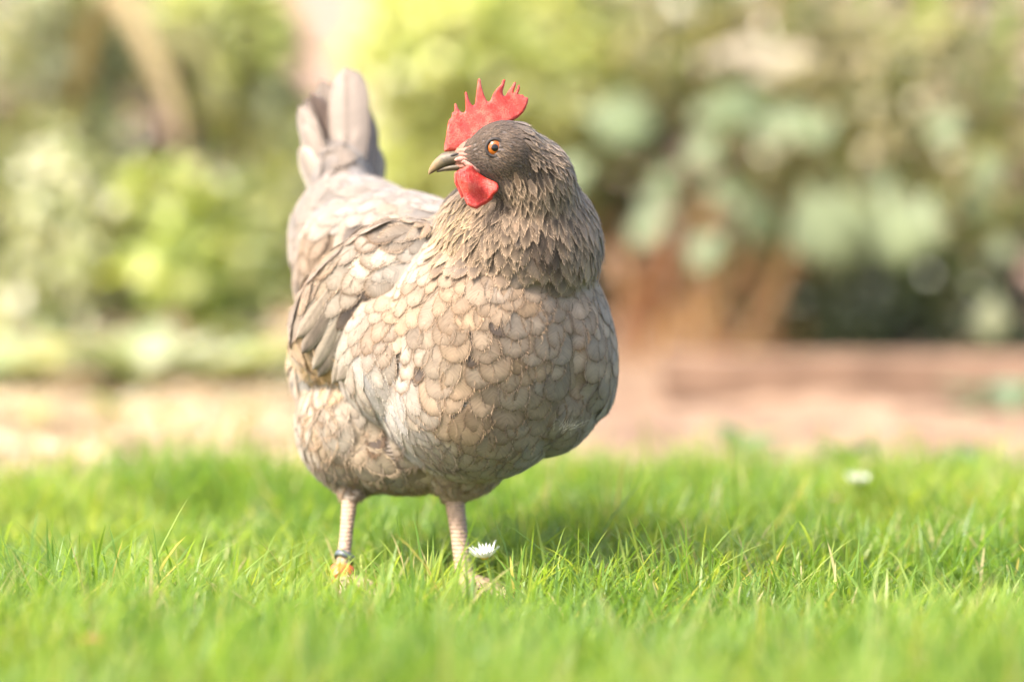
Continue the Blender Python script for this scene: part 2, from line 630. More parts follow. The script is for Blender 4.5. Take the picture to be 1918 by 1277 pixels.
# guides: px, py, angle in the view (0 right, 90 down), length mm, width mm, pointed, spacing mm, colour, edge colour, zone
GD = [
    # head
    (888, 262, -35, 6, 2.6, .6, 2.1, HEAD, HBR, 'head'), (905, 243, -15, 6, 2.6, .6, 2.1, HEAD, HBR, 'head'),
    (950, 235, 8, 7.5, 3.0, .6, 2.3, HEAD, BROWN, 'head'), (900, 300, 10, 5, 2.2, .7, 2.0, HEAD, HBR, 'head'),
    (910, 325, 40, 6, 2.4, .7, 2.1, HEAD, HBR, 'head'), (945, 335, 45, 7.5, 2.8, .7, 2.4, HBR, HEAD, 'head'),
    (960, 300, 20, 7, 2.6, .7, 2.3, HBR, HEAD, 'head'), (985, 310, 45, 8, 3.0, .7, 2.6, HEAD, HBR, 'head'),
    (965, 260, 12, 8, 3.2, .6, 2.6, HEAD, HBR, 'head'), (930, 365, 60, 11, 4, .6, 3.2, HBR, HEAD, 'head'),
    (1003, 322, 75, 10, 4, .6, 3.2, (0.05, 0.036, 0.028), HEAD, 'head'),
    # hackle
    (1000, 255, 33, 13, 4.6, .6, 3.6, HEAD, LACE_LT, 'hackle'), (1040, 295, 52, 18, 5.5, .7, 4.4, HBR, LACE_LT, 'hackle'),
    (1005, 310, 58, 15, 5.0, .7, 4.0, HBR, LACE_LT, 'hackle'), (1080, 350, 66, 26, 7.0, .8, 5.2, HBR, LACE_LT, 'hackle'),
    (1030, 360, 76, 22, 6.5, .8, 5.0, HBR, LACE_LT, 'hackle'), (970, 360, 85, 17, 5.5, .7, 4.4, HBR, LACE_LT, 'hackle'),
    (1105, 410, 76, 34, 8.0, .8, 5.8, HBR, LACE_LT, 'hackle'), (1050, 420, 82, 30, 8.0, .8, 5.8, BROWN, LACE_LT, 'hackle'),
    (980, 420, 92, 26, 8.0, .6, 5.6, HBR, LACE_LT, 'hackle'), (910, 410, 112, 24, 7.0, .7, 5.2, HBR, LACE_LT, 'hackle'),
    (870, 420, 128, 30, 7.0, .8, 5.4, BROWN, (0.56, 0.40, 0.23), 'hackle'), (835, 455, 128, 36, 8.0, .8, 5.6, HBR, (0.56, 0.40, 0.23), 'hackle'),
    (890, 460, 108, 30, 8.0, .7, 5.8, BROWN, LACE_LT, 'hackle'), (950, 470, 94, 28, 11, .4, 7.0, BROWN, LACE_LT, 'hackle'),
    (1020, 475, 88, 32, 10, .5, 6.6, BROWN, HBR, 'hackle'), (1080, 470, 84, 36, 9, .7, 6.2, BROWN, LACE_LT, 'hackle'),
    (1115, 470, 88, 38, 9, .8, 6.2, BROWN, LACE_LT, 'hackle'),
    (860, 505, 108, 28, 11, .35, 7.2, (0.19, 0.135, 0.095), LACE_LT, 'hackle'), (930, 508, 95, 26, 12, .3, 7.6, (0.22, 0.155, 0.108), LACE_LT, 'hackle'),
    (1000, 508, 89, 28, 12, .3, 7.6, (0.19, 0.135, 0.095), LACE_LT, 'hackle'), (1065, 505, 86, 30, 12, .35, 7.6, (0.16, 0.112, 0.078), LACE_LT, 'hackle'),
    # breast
    (845, 530, 104, 30, 15, .15, 9.5, TAN, LACE_SHADOW, 'breast'), (920, 540, 94, 30, 16, .15, 9.8, TAN, LACE_SHADOW, 'breast'),
    (1000, 540, 88, 30, 17, .12, 10.5, TAN, LACE_SHADOW, 'breast'), (1075, 550, 85, 31, 20, .08, 12.0, TANG, LACE_SHADOW, 'breast'),
    (1130, 580, 84, 30, 19, .08, 11.5, TANG, LACE_SHADOW, 'breast'), (870, 620, 100, 30, 17, .1, 10.5, TAN, LACE_SHADOW, 'breast'),
    (950, 630, 92, 30, 18, .08, 10.8, TAN, LACE_SHADOW, 'breast'), (1030, 640, 90, 31, 19, .08, 11.2, TANG, LACE_SHADOW, 'breast'),
    (1110, 660, 88, 31, 19, .08, 11.5, TANG, LACE_SHADOW, 'breast'), (800, 620, 108, 30, 17, .1, 10.5, TAN, LACE_SHADOW, 'breast'),
    (760, 680, 104, 31, 17, .12, 10.5, CREAM, LACE_SHADOW, 'breast'), (850, 710, 98, 31, 19, .08, 11.2, TAN, LACE_SHADOW, 'breast'),
    (940, 740, 92, 32, 20, .06, 12, TAN, LACE_SHADOW, 'breast'), (1040, 760, 94, 32, 21, .06, 12, TANG, LACE_SHADOW, 'breast'),
    (1110, 760, 100, 32, 19, .1, 11.5, GREYT, LACE_SHADOW, 'breast'), (870, 800, 98, 32, 20, .08, 12, TAN, LACE_SHADOW, 'breast'),
    (960, 830, 98, 32, 21, .1, 12, TANG, LACE_SHADOW, 'breast'), (1030, 830, 112, 32, 19, .12, 11.5, GREYT, LACE_SHADOW, 'breast'),
    (900, 880, 100, 30, 18, .2, 11, GREYT, LACE_SHADOW, 'breast'),
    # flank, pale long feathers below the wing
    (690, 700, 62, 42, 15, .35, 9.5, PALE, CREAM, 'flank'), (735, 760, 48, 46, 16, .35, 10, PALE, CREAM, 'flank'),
    (790, 800, 40, 40, 16, .3, 10, CREAM, LACE_SHADOW, 'flank'), (660, 740, 60, 44, 15, .35, 10, CREAM, LACE_SHADOW, 'flank'),
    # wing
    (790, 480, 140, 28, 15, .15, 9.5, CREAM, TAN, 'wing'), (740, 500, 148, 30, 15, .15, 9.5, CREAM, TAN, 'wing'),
    (690, 520, 142, 32, 16, .2, 10, CREAM, LACE_SHADOW, 'wing'), (770, 550, 138, 27, 15, .1, 9.5, TANG, LACE_SHADOW, 'wing'),
    (720, 580, 132, 28, 15, .12, 9.5, TAN, LACE_SHADOW, 'wing'), (660, 570, 128, 38, 15, .25, 10, CREAM, LACE_SHADOW, 'wing'),
    (700, 640, 112, 30, 14, .2, 9.5, TAN, LACE_SHADOW, 'wing'), (640, 630, 116, 46, 14, .3, 10, (0.46, 0.40, 0.31), CREAM, 'wing'),
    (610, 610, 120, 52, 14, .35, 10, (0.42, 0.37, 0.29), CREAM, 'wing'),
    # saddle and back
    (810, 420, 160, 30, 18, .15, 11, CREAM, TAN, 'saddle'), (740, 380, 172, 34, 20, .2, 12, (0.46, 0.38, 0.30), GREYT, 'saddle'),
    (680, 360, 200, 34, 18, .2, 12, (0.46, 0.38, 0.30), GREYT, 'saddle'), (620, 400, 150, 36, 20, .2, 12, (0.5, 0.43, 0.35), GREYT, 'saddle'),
    (700, 440, 158, 36, 20, .2, 12, (0.42, 0.34, 0.26), LACE_SHADOW, 'saddle'), (580, 470, 118, 38, 20, .25, 12, TAN, LACE_SHADOW, 'saddle'),
    (630, 500, 132, 38, 20, .2, 12, FLUF, LACE_SHADOW, 'saddle'), (565, 560, 108, 40, 19, .3, 12, TAN, LACE_SHADOW, 'saddle'),
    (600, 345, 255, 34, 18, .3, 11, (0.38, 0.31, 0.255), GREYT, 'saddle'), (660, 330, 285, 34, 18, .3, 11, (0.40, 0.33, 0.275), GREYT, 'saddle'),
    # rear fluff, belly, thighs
    (590, 740, 96, 38, 22, .2, 12.5, (0.5, 0.42, 0.32), LACE_SHADOW, 'fluff'), (595, 695, 60, 34, 20, .2, 11, (0.62, 0.37, 0.15), (0.6, 0.4, 0.2), 'fluff'), (610, 800, 84, 38, 22, .2, 12.5, FLUF, LACE_SHADOW, 'fluff'),
    (690, 830, 62, 38, 22, .2, 12.5, FLUF, LACE_SHADOW, 'fluff'), (640, 870, 74, 32, 18, .3, 11, FLUF, LACE_SHADOW, 'fluff'),
    (760, 860, 84, 34, 20, .3, 12, FLUF, LACE_SHADOW, 'fluff'), (655, 920, 88, 16, 8, .4, 6, FLUF, LACE_SHADOW, 'fluff'),
    (830, 880, 92, 30, 18, .3, 11, GREYT, LACE_SHADOW, 'fluff'), (850, 925, 92, 16, 9, .4, 6, (0.5, 0.4, 0.3), LACE_SHADOW, 'fluff'),
]
gp, gd, gval, gcol, gedge, gzone = [], [], [], [], [], []
BC = P(830, 600, 0.12)
for (px, py, ang, ln, wd, pt, sp, c, e, z) in GD:
    kf = {'breast': 1.27, 'flank': 1.15, 'wing': 1.25, 'saddle': 1.3, 'fluff': 1.25, 'hackle': 1.08, 'head': 1.0}[z]
    if z == 'hackle':
        pt *= 0.84
        wd *= 1.08
    sp *= kf
    wd *= 1 + (kf - 1) * 0.85
    ln *= 1 + (kf - 1) * 0.5
    loc, nor = hit(px, py)
    if loc is None:
        continue
    a = math.radians(ang)
    d = Vector((math.cos(a), 0, -math.sin(a)))
    d = d - nor * d.dot(nor)
    d.normalize()
    opts = [(loc, d)]
    # the side away from the camera: mirror over the head plane or the body's plane
    if z in ('head', 'hackle'):
        l2 = Vector((loc.x, 2 * (HY + 0.02 + max(0, loc.x * 0)) - loc.y, loc.z))
        if z == 'hackle':
            l2.y = 2 * 0.025 - loc.y
        opts.append((l2, Vector((d.x, -d.y, d.z))))
    else:
        s = (loc - BC).dot(HRIGHT)
        if z != 'breast' or s > 0.03:
            opts.append((loc - HRIGHT * 2 * s, d - HRIGHT * 2 * d.dot(HRIGHT)))
    for l, dd in opts:
        gp.append(l)
        gd.append(dd)
        gval.append((ln, wd, pt, sp))
        gcol.append(c)
        gedge.append(e)
        gzone.append(z)
gp = np.array(gp)
gd = np.array(gd)
gval = np.array(gval, float)
gcol = np.array(gcol)
gedge = np.array(gedge)

# candidate points on the body
tv = bco[tri]
ta = 0.5 * np.linalg.norm(np.cross(tv[:, 1] - tv[:, 0], tv[:, 2] - tv[:, 0]), axis=1)
tn = np.cross(tv[:, 1] - tv[:, 0], tv[:, 2] - tv[:, 0])
tn /= np.maximum(np.linalg.norm(tn, axis=1, keepdims=True), 1e-12)
NC = 260000
ti = rng.choice(len(tri), NC, p=ta / ta.sum())
r1, r2 = rng.random(NC), rng.random(NC)
s1 = np.sqrt(r1)
cp = tv[ti, 0] * (1 - s1)[:, None] + tv[ti, 1] * (s1 * (1 - r2))[:, None] + tv[ti, 2] * (s1 * r2)[:, None]
cn = tn[ti]


def gweights(p):
    d2 = ((p[:, None, :] - gp[None]) ** 2).sum(2)
    w = 1.0 / (d2 + 3e-5) ** 2.2
    return w / w.sum(1, keepdims=True)


spc = np.empty(NC)
for i in range(0, NC, 20000):
    spc[i:i + 20000] = gweights(cp[i:i + 20000]) @ gval[:, 3]
EYE = hit(927, 277)[0]
knee_z = P(655, 924, 0.095).z
keep = cp[:, 2] > knee_z
keep &= ~((cp[:, 0] < P(874, 300, HY).x) & (cp[:, 2] > P(900, 350, HY).z) & (cp[:, 1] < 0.02))            # face round the beak stays bare
keep &= np.linalg.norm(cp - np.array(EYE), axis=1) > 0.0088
eye2 = np.array((EYE.x, 2 * HY - EYE.y, EYE.z))
keep &= np.linalg.norm(cp - eye2, axis=1) > 0.0088
dens = NC / ta.sum()
prob = np.clip(9.0 / (dens * (spc * 1e-3) ** 2), 0, 1)
keep &= rng.random(NC) < prob
ids = np.where(keep)[0]
rng.shuffle(ids)
CELL = 0.004
grid = {}
sel = []
for i in ids:
    p = cp[i]
    r = spc[i] * 1e-3 * 0.86
    k = int(math.ceil(r / CELL))
    cx, cy, cz = (int(math.floor(p[0] / CELL)), int(math.floor(p[1] / CELL)), int(math.floor(p[2] / CELL)))
    ok = True
    for dx in range(-k, k + 1):
        for dy in range(-k, k + 1):
            for dz in range(-k, k + 1):
                g = grid.get((cx + dx, cy + dy, cz + dz))
                if g is not None:
                    for q in g:
                        if (q[0] - p[0]) ** 2 + (q[1] - p[1]) ** 2 + (q[2] - p[2]) ** 2 < r * r:
                            ok = False
                            break
                if not ok:
                    break
            if not ok:
                break
        if not ok:
            break
    if ok:
        grid.setdefault((cx, cy, cz), []).append(p)
        sel.append(i)
sel = np.array(sel)
SP, SN = cp[sel], cn[sel]
W = gweights(SP)
sdir = W @ gd
sval = W @ gval
Wc = W ** 1.3
Wc /= Wc.sum(1, keepdims=True)
scol = Wc @ gcol
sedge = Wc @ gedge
szone = [gzone[k] for k in W.argmax(1)]
print('feathers', len(sel), {z: szone.count(z) for z in set(szone)})


def feather_surface(p, n, d, ln, wd, point, col, edge, nu, nvv, lift0, lift1, camber, rnd, tipfree=0.0, lace=1.0):
    """a feather whose tip lies just past p; base runs back under its neighbours; follows the body"""
    d = d - n * d.dot(n)
    d.normalize()
    side = n.cross(d)
    V = np.empty((nvv + 1, nu + 1, 3))
    Cc = np.empty((nvv + 1, nu + 1, 3))
    U = np.empty((nvv + 1, nu + 1, 3))
    back = ln * 0.62
    for i in range(nvv + 1):
        v = i / nvv
        # width profile: narrow base, full towards the tip, rounded or pointed end
        a = min(1.0, 0.45 + 1.1 * v)
        tipstart = 0.66 - 0.36 * point
        if v > tipstart:
            t = (v - tipstart) / (1 - tipstart)
            e = math.sqrt(max(0.0, 1 - t ** 2.3)) * (1 - point) + (1 - t) ** 0.9 * point
        else:
            e = 1
        w = 0.5 * wd * a * max(e, 0.03)
        s = v * ln - back
        q0 = p + d * s
        loc, nor, _, _ = bvh.find_nearest(q0)
        if nor.dot(n) < -0.2:
            nor = n
        free = max(0.0, v - 0.55) * tipfree
        base = loc.lerp(q0, min(1, free * 2.0)) if tipfree else loc
        h = lift0 + (lift1 - lift0) * v
        nn = (nor * (1 - 0.4) + n * 0.4).normalized()
        sd = d.cross(nn)
        sd.normalize()
        for j in range(nu + 1):
            u = -1 + 2 * j / nu
            q = base - sd * (u * w) + nn * (h + camber * wd * (1 - u * u) * (0.35 + 0.65 * v) - 0.012 * wd * u * u * v)
            V[i, j] = q
            eu = abs(u)
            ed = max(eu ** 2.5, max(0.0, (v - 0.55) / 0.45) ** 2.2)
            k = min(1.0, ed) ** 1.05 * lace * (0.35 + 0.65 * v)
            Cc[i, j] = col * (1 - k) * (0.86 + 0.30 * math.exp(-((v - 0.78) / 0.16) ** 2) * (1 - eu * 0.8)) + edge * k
            U[i, j] = (abs(u) * wd * 500 + rnd * 37.0, v * ln * 1000 - abs(u) * wd * 350 + rnd * 91.0, max(abs(u) ** 3, max(0, (v - 0.75) / 0.25) ** 2 if point < 0.5 else v ** 8))
    return V.reshape(-1, 3), Cc.reshape(-1, 3), U.reshape(-1, 3)


def fringe(V, Cc, nu, nvv, d, n, K, lmin, lmax, start=0.55, hi=1.9, wk=1.0):
    """loose barbs standing off the rim of a feather, as thin triangles"""
    g = V.reshape(nvv + 1, nu + 1, 3)
    c = Cc.reshape(nvv + 1, nu + 1, 3)
    i0 = int(nvv * start)
    rim = np.concatenate([g[i0:, 0], g[-1, 1:-1], g[i0:, nu][::-1]])
    rc = np.concatenate([c[i0:, 0], c[-1, 1:-1], c[i0:, nu][::-1]])
    mid = g[i0, nu // 2]
    seg = np.linalg.norm(np.diff(rim, axis=0), axis=1)
    acc = np.concatenate([[0], np.cumsum(seg)])
    t = (np.arange(K) + rng.random(K)) / K * acc[-1]
    p = np.stack([np.interp(t, acc, rim[:, k]) for k in range(3)], 1)
    col = np.stack([np.interp(t, acc, rc[:, k]) for k in range(3)], 1)
    d, n = np.array(d), np.array(n)
    out = p - mid
    out /= np.maximum(np.linalg.norm(out, axis=1, keepdims=True), 1e-9)
    dr = out * 0.55 + d * 0.6 + rng.normal(0, 0.22, (K, 3))
    dr -= n * (dr @ n)[:, None] * 0.85
    dr /= np.linalg.norm(dr, axis=1, keepdims=True)
    side = np.cross(dr, n)
    side /= np.maximum(np.linalg.norm(side, axis=1, keepdims=True), 1e-9)
    ln = rng.uniform(lmin, lmax, K)[:, None]
    w = rng.uniform(0.00016, 0.00042, K)[:, None] * wk
    b = p - dr * 0.0014
    tri_v = np.stack([b - side * w, b + side * w, p + dr * ln + n * rng.uniform(0, 0.0017, K)[:, None]], 1).reshape(-1, 3)
    tc = np.repeat(col * rng.uniform(0.85, hi, K)[:, None], 3, 0)
    return tri_v, tc


def grid_quads(nu, nvv):
    return np.array([(i * (nu + 1) + j, i * (nu + 1) + j + 1, (i + 1) * (nu + 1) + j + 1, (i + 1) * (nu + 1) + j)
                     for i in range(nvv) for j in range(nu)])


# feather material: colour from the feather's own attribute, barb streaks, frayed rim
def feather_mat(name, barb=0.22, fray=0.5, rough=0.75, trans=0.18):
    m, nt, out = new_mat(name)
    a = N(nt, 'ShaderNodeAttribute', attribute_name='col')
    f = N(nt, 'ShaderNodeAttribute', attribute_name='fuv')
    sep = N(nt, 'ShaderNodeSeparateXYZ')
    L(nt, f.outputs['Vector'], sep.inputs[0])
    cb = N(nt, 'ShaderNodeCombineXYZ')
    L(nt, mathn(nt, 'MULTIPLY', sep.outputs[0], 0.12), cb.inputs[0])
    L(nt, mathn(nt, 'MULTIPLY', sep.outputs[1], 1.5), cb.inputs[1])
    nz = noise(nt, cb.outputs[0], 1.0, 3, 0.6)
    cb2 = N(nt, 'ShaderNodeCombineXYZ')
    L(nt, mathn(nt, 'MULTIPLY', sep.outputs[0], 0.10), cb2.inputs[0])
    L(nt, mathn(nt, 'MULTIPLY', sep.outputs[1], 0.10), cb2.inputs[1])
    blot = noise(nt, cb2.outputs[0], 1.0, 2, 0.5)
    cb3 = N(nt, 'ShaderNodeCombineXYZ')
    L(nt, mathn(nt, 'MULTIPLY', sep.outputs[0], 0.07), cb3.inputs[0])
    L(nt, mathn(nt, 'MULTIPLY', sep.outputs[1], 0.55), cb3.inputs[1])
    streak = noise(nt, cb3.outputs[0], 1.0, 2, 0.6)
    val = mathn(nt, 'ADD', mathn(nt, 'MULTIPLY_ADD', nz, 2 * barb, 1 - barb), mathn(nt, 'MULTIPLY_ADD', blot, 0.6, -0.30))
    val = mathn(nt, 'ADD', val, mathn(nt, 'MULTIPLY_ADD', streak, 0.8, -0.40))
    cb4 = N(nt, 'ShaderNodeCombineXYZ')
    L(nt, mathn(nt, 'MULTIPLY', sep.outputs[0], 0.30), cb4.inputs[0])
    L(nt, mathn(nt, 'MULTIPLY', sep.outputs[1], 0.22), cb4.inputs[1])
    fl = noise(nt, cb4.outputs[0], 1.0, 1, 0.5)
    fleck = mathn(nt, 'MULTIPLY_ADD', mathn(nt, 'GREATER_THAN', fl, 0.745), -0.55, 1.0)
    val = mathn(nt, 'MAXIMUM', mathn(nt, 'MULTIPLY', val, fleck), 0.15)
    mx = N(nt, 'ShaderNodeVectorMath', operation='SCALE')
    L(nt, a.outputs['Color'], mx.inputs[0])
    L(nt, val, mx.inputs['Scale'])
    p = N(nt, 'ShaderNodeBsdfPrincipled')
    p.inputs['Roughness'].default_value = rough
    p.inputs['Specular IOR Level'].default_value = 0.10
    p.inputs['Sheen Weight'].default_value = 0.25
    p.inputs['Sheen Roughness'].default_value = 0.5
    L(nt, mx.outputs[0], p.inputs['Base Color'])
    L(nt, bump(nt, nz, 0.35, 0.0006), p.inputs['Normal'])
    t = N(nt, 'ShaderNodeBsdfTranslucent')
    L(nt, mx.outputs[0], t.inputs[0])
    ms = N(nt, 'ShaderNodeMixShader')
    ms.inputs[0].default_value = trans
    L(nt, p.outputs[0], ms.inputs[1])
    L(nt, t.outputs[0], ms.inputs[2])
    # frayed rim
    thr = mathn(nt, 'MULTIPLY_ADD', streak, fray * 1.1, 0.72 - fray * 0.75)
    al = mathn(nt, 'MULTIPLY', mathn(nt, 'SUBTRACT', sep.outputs[2], thr), 1.9, clamp=True)
    tr = N(nt, 'ShaderNodeBsdfTransparent')
    ms2 = N(nt, 'ShaderNodeMixShader')
    L(nt, al, ms2.inputs[0])
    L(nt, ms.outputs[0], ms2.inputs[1])
    L(nt, tr.outputs[0], ms2.inputs[2])
    L(nt, ms2.outputs[0], out.inputs[0])
    return m


M_FEATHER = feather_mat('feather', barb=0.32)
M_HACKLE = feather_mat('hackle_feather', barb=0.35, fray=0.7)
M_TAIL = feather_mat('tail_feather', barb=0.12, fray=0.25, trans=0.25)

# odd dark feathers that the photograph shows, at their places on the bird
dark_at = [(950, 600, 9), (885, 660, 10), (800, 714, 8), (690, 545, 13), (650, 447, 14), (840, 865, 12), (690, 820, 13),
           (757, 835, 8), (805, 440, 8), (975, 455, 8), (585, 640, 14), (640, 610, 9), (610, 660, 10)]  # those by the wing tip paint the dark, shaded gap there
dark_pts = [(hit(x, y)[0], r * 0.00045) for x, y, r in dark_at]

zone_name = {'head': None, 'hackle': 'hackle_feather', 'breast': 'breast_feather', 'flank': 'flank_feather',
             'wing': 'wing_feather', 'saddle': 'saddle_feather', 'fluff': 'thigh_feather'}
cam_np = np.array(CAM)
dark_ids = {int(np.argmin(((SP - np.array(dp)) ** 2).sum(1))) for dp, dr in dark_pts if dp is not None}
stuff = {'FEATHER': [], 'HACKLE': []}
single = {}
for i in range(len(sel)):
    p, n = Vector(SP[i]), Vector(SN[i])
    z = szone[i]
    ln, wd, pt, sp = sval[i]
    ln, wd = ln * 1e-3 * random.uniform(0.85, 1.25), wd * 1e-3 * random.uniform(0.78, 1.32)
    d = Vector(sdir[i])
    jit = {'head': 0.25, 'hackle': 0.16, 'breast': 0.18, 'flank': 0.2, 'wing': 0.2, 'saddle': 0.22, 'fluff': 0.55}[z]
    d = Matrix.Rotation(random.gauss(0, jit), 3, n) @ d
    b = random.gauss(1.0, 0.13 if z not in ('hackle', 'head') else 0.24)
    b = min(1.6, max(0.5, b))
    warm = random.gauss(0, 0.035)
    mot = 0.5 * math.sin(p.x * 95 + 3 * math.sin(p.z * 60)) * math.sin(p.z * 80 + 1.0) + 0.5 * math.sin(p.x * 41 + p.z * 57 + 2.0 + p.y * 50)
    if z not in ('hackle', 'head'):
        b *= 1 + 0.15 * mot
        scol[i] = scol[i] * (1 - 0.35 * max(0, -mot)) + np.array((0.30, 0.262, 0.225)) * 0.35 * max(0, -mot)
    if z == 'saddle':
        b *= 0.74
    if z == 'flank':
        b *= 0.85
    if z in ('hackle', 'head'):
        b *= 0.92
    col = np.clip(scol[i] * PL * b * np.array((1 + warm, 1, 1 - warm * 1.4)), 0.02, 0.8)
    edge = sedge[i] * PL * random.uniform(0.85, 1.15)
    if z in ('breast', 'wing', 'saddle', 'fluff') and random.random() < 0.22:
        col = col * 0.80 + np.array(GREYT) * 0.12
    if z == 'hackle':
        col = col * random.choice((0.5, 0.75, 0.95, 1.25, 1.6))
    if i in dark_ids:
        col = np.array(SPOT) * random.uniform(1.0, 1.6)
        edge = edge * 0.6
        wd *= 0.62
        ln *= 0.7
    if z == 'head':
        nu, nvv, l0, l1, cam_ = 2, 3, 0.0001, 0.0007, 0.04
    elif z == 'hackle':
        nu, nvv, l0, l1, cam_ = 4, 7, 0.0003, 0.0030, 0.035
    else:
        nu, nvv, l0, l1, cam_ = 6, 9, 0.0003, 0.0017, 0.012
    if z == 'hackle' and p.z < P(960, 430, 0).z:
        l1 = 0.0042
    tf = {'hackle': 0.75, 'fluff': 0.35, 'wing': 0.25, 'flank': 0.25, 'saddle': 0.25}.get(z, 0.0)
    l1 *= random.uniform(0.9, 1.12)
    if z not in ('head',):
        o_ = random.uniform(0, 0.0006 if z == 'hackle' else 0.0006)
        l0 += o_ * 0.6
        l1 += o_
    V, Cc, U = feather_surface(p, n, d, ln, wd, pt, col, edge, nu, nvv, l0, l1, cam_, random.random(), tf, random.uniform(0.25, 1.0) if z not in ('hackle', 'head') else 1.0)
    toc = cam_np - SP[i]
    toc /= np.linalg.norm(toc)
    face = float(toc @ SN[i])
    score = face * wd * min(ln, sp * 2e-3)
    vis = False
    if face > 0.12 and zone_name[z]:
        hl, hn, hi, hd = bvh.ray_cast(p + n * 0.004, Vector(toc))
        vis = hl is None
    if vis:
        single.setdefault(z, []).append((score, V, Cc, U, nu, nvv))
    else:
        stuff['HACKLE' if z in ('hackle', 'head') else 'FEATHER'].append((V, Cc, U, nu, nvv))
cap = {'hackle': 290, 'breast': 300, 'flank': 120, 'wing': 220, 'saddle': 220, 'fluff': 220}
hl_np = np.array(HEN_LOC)
for z, lst in single.items():
    lst.sort(key=lambda t: -t[0])
    for k, (s, V, Cc, U, nu, nvv) in enumerate(lst):
        if k >= cap.get(z, 200):
            stuff['HACKLE' if z == 'hackle' else 'FEATHER'].append((V, Cc, U, nu, nvv))
            continue
        c = V.mean(0)
        dd_ = V.reshape(nvv + 1, nu + 1, 3)
        dv = dd_[-1, nu // 2] - dd_[nvv // 2, nu // 2]
        dv /= np.linalg.norm(dv)
        nn_ = np.cross(dd_[nvv // 2, 0] - dd_[nvv // 2, nu], dv)
        nn_ /= np.linalg.norm(nn_)
        K, la, lb = {'hackle': (30, .0008, .0026), 'breast': (46, .0010, .0036), 'fluff': (60, .002, .008), 'saddle': (34, .0010, .0040)}.get(z, (40, .0010, .0034))
        fv, fc = fringe(V, Cc, nu, nvv, dv, nn_, K, la, lb, hi=1.3 if z == 'hackle' else 1.7, wk=1.7 if z in ('fluff', 'saddle') else 1.0)
        n0 = len(V)
        Va = np.concatenate([V, fv])
        Ca = np.concatenate([Cc, fc])
        Ua = np.concatenate([U, np.tile(U[n0 // 2] * np.array((1, 1, 0)), (len(fv), 1))])
        me = np_mesh(zone_name[z], Va - c, grid_quads(nu, nvv), n0 + np.arange(len(fv)).reshape(-1, 3), Ca, Ua)
        link(zone_name[z], me, M_HACKLE if z == 'hackle' else M_FEATHER, hen, Vector(c - hl_np))
for key, lst in stuff.items():
    AV, AQ, AC, AU, off = [], [], [], [], 0
    for V, Cc, U, nu, nvv in lst:
        AV.append(V)
        AQ.append(grid_quads(nu, nvv) + off)
        AC.append(Cc)
        AU.append(U)
        off += len(V)
    nm = 'body_plumage' if key == 'FEATHER' else 'head_plumage'
    me = np_mesh(nm, np.concatenate(AV) - hl_np, np.concatenate(AQ), None, np.concatenate(AC), np.concatenate(AU))
    tag(link(nm, me, M_FEATHER if key == 'FEATHER' else M_HACKLE, hen), kind='stuff')

# ---- body skin: down under the feathers, bare face, scaly shanks
vc = np.tile(np.array((0.16, 0.125, 0.095)), (nv, 1))
shank = bco[:, 2] < knee_z + 0.004
vc[shank] = (0.30, 0.205, 0.14)
face = (bco[:, 0] < P(884, 300, HY).x) & (bco[:, 2] > P(900, 345, HY).z) & (bco[:, 1] < 0.03)
vc[face] = (0.27, 0.115, 0.08)
neck = (bco[:, 2] > P(960, 480, 0).z) & ~face & (bco[:, 0] > P(860, 400, 0).x)
vc[neck] = (0.09, 0.07, 0.057)
for e in (np.array(EYE), eye2):
    r = np.linalg.norm(bco - e, axis=1)
    vc[r < 0.0098] = (0.06, 0.042, 0.033)
a = body_me.attributes.new('col', 'FLOAT_COLOR', 'POINT')
c4 = np.ones((nv, 4), np.float32)
c4[:, :3] = vc
a.data.foreach_set('color', c4.ravel())
body_me.polygons.foreach_set('use_smooth', np.ones(len(body_me.polygons), bool))
m, nt, out = new_mat('hen_skin')
p_ = principled(nt, out, 0.6, 0.3)
at = N(nt, 'ShaderNodeAttribute', attribute_name='col')
oc = objcoord(nt)
nz = noise(nt, oc, 260, 4, 0.6)
sc_ = N(nt, 'ShaderNodeVectorMath', operation='SCALE')
L(nt, at.outputs['Color'], sc_.inputs[0])
L(nt, mathn(nt, 'MULTIPLY_ADD', nz, 0.9, 0.55), sc_.inputs['Scale'])
L(nt, sc_.outputs[0], p_.inputs['Base Color'])
vo = N(nt, 'ShaderNodeTexVoronoi')
vo.inputs['Scale'].default_value = 260
L(nt, oc, vo.inputs['Vector'])
wv = N(nt, 'ShaderNodeTexWave', bands_direction='Z')
wv.inputs['Scale'].default_value = 95
wv.inputs['Distortion'].default_value = 1.5
wv.inputs['Detail'].default_value = 2
L(nt, oc, wv.inputs['Vector'])
L(nt, bump(nt, mathn(nt, 'ADD', vo.outputs['Distance'], mathn(nt, 'MULTIPLY', wv.outputs['Fac'], 0.8)), 0.6, 0.0012), p_.inputs['Normal'])
M_SKIN = m
body_me.materials.clear()
local_child('body', body_me, M_SKIN, hen)


